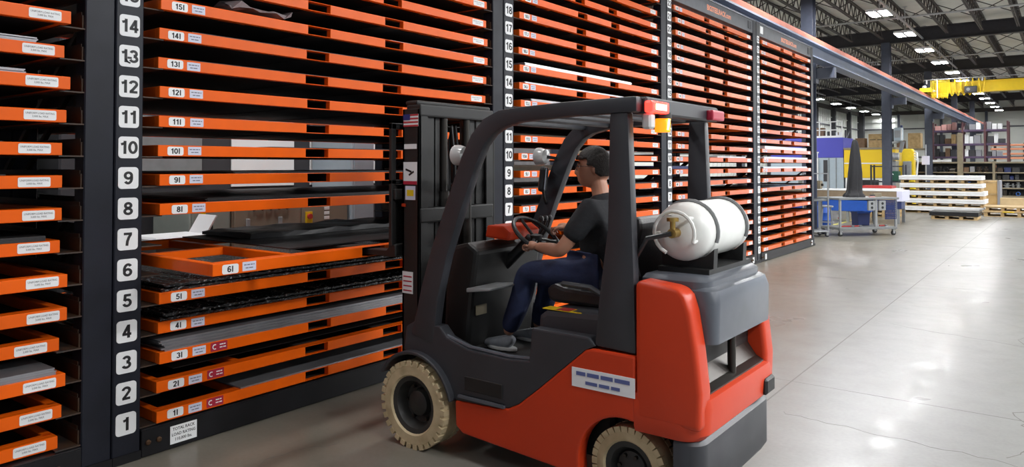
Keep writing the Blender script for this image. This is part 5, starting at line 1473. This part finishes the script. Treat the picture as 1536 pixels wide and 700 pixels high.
MB().cyl((1.0,36.98,5.0),(1.0,37.0,5.0),.07,14).build('drum_cover', M['grey'], ho)
MB().box(-.19,-.15,37.05,37.08,4.70,5.50).build('conductor_post', M['white'], ck)
MB().box(-.62,-.2,37.02,37.06,4.99,5.02).build('bumper_bar', M['conduit'], ck)
MB().lathe([(0,0),(.08,0),(.09,.05),(.06,.1),(0,.1)], (-.66,37.0,5.16), 'z', 12).build('lamp', M['clear'], ck)
# ------------------------------------------------------------------- lighting
lamp_proto = None
def lamp(x, y, label=None, group=None, z=6.05):
    """suspended high-bay fixture: housing, two lit lenses, hanger"""
    global lamp_proto
    if lamp_proto is None:
        t = thing('high_bay_lamp', (x, y, z), label, 'ceiling lamp', group)
        b = MB()
        for s in (-1, 1):
            cx = x+s*.15
            b.prism([(cx-.13,z+.0),(cx-.09,z+.075),(cx+.09,z+.075),(cx+.13,z+.0),(cx+.118,z+.0),(cx+.085,z+.062),(cx-.085,z+.062),(cx-.118,z+.0)], 'y', y-.46, y+.46)
        b.box(x-.27,x+.27,y-.46,y-.445,z+.0,z+.07).box(x-.27,x+.27,y+.445,y+.46,z+.0,z+.07).box(x-.06,x+.06,y-.3,y+.3,z+.07,z+.11)
        b.build('housing', M['white'], t)
        for s in (-1, 1):
            MB().box(x+s*.15-.085,x+s*.15+.085,y-.42,y+.42,z+.012,z+.03).build('lens', M['lens'], t)
        MB().cyl((x,y,z+.1),(x,y,6.98),.014,6).box(x-.06,x+.06,y-.06,y+.06,6.97,6.985).build('hanger', M['conduit'], t)
        lamp_proto = t
        return t
    t = copy_tree(lamp_proto); t.location = (x, y, z); t['label'] = label
    if group: t['group'] = group
    return t
ROWS = {}
for k in range(12):
    lamp(.13, 23.0+4.18*k, 'lit high-bay lamp hung in the row running over the crane', 'high-bay lamps in the row over the crane')
for k in range(7):
    lamp(-8.6, 46.0+4.5*k, 'lit high-bay lamp hung in the row over the blue machine', 'high-bay lamps in the row over the blue machine')
M['lens'].node_tree.nodes['Principled BSDF'].inputs['Emission Strength'].default_value = 105
def area(x, y, z, power, sx=.5, sy=1.2, col=(.98,.99,1), rot=(0,0,0)):
    l = bpy.data.lights.new('high_bay_or_fill_light', 'AREA'); l.shape = 'RECTANGLE'; l.size = sx; l.size_y = sy; l.energy = power; l.color = col
    o = link(bpy.data.objects.new('high_bay_or_fill_light', l)); o.location = (x,y,z); o.rotation_euler = rot
    return o
PW = 260
for k in range(6):
    area(.13, 18.8-4.18*k, 6.05, PW*(.8,.6,.3,.2,.2,.2)[k])
for k in range(10):
    area(-8.6, 41.5-4.5*k, 6.05, PW*.8)
for x in (8.9, 17.6):
    for k in range(14):
        y = 18.8+4.18*(k-4)
        area(x, y, 6.05, PW*((1.35 if y > 10 else 1.5) if x < 10 else 1.0))
for y in (2.0, 6.2, 12.0):
    area(-2.5, y, 6.0, PW*.45)  # added fill behind the racks, apart from the hall's lamp rows
w = bpy.data.worlds.new('hall_ambient'); SC.world = w; w.use_nodes = True
w.node_tree.nodes['Background'].inputs['Color'].default_value = (.80,.86,1,1)
w.node_tree.nodes['Background'].inputs['Strength'].default_value = .22
vs = SC.view_settings
vs.view_transform = 'Standard'; vs.look = 'None'; vs.gamma = 1; vs.exposure = 0.38; vs.use_curve_mapping = False
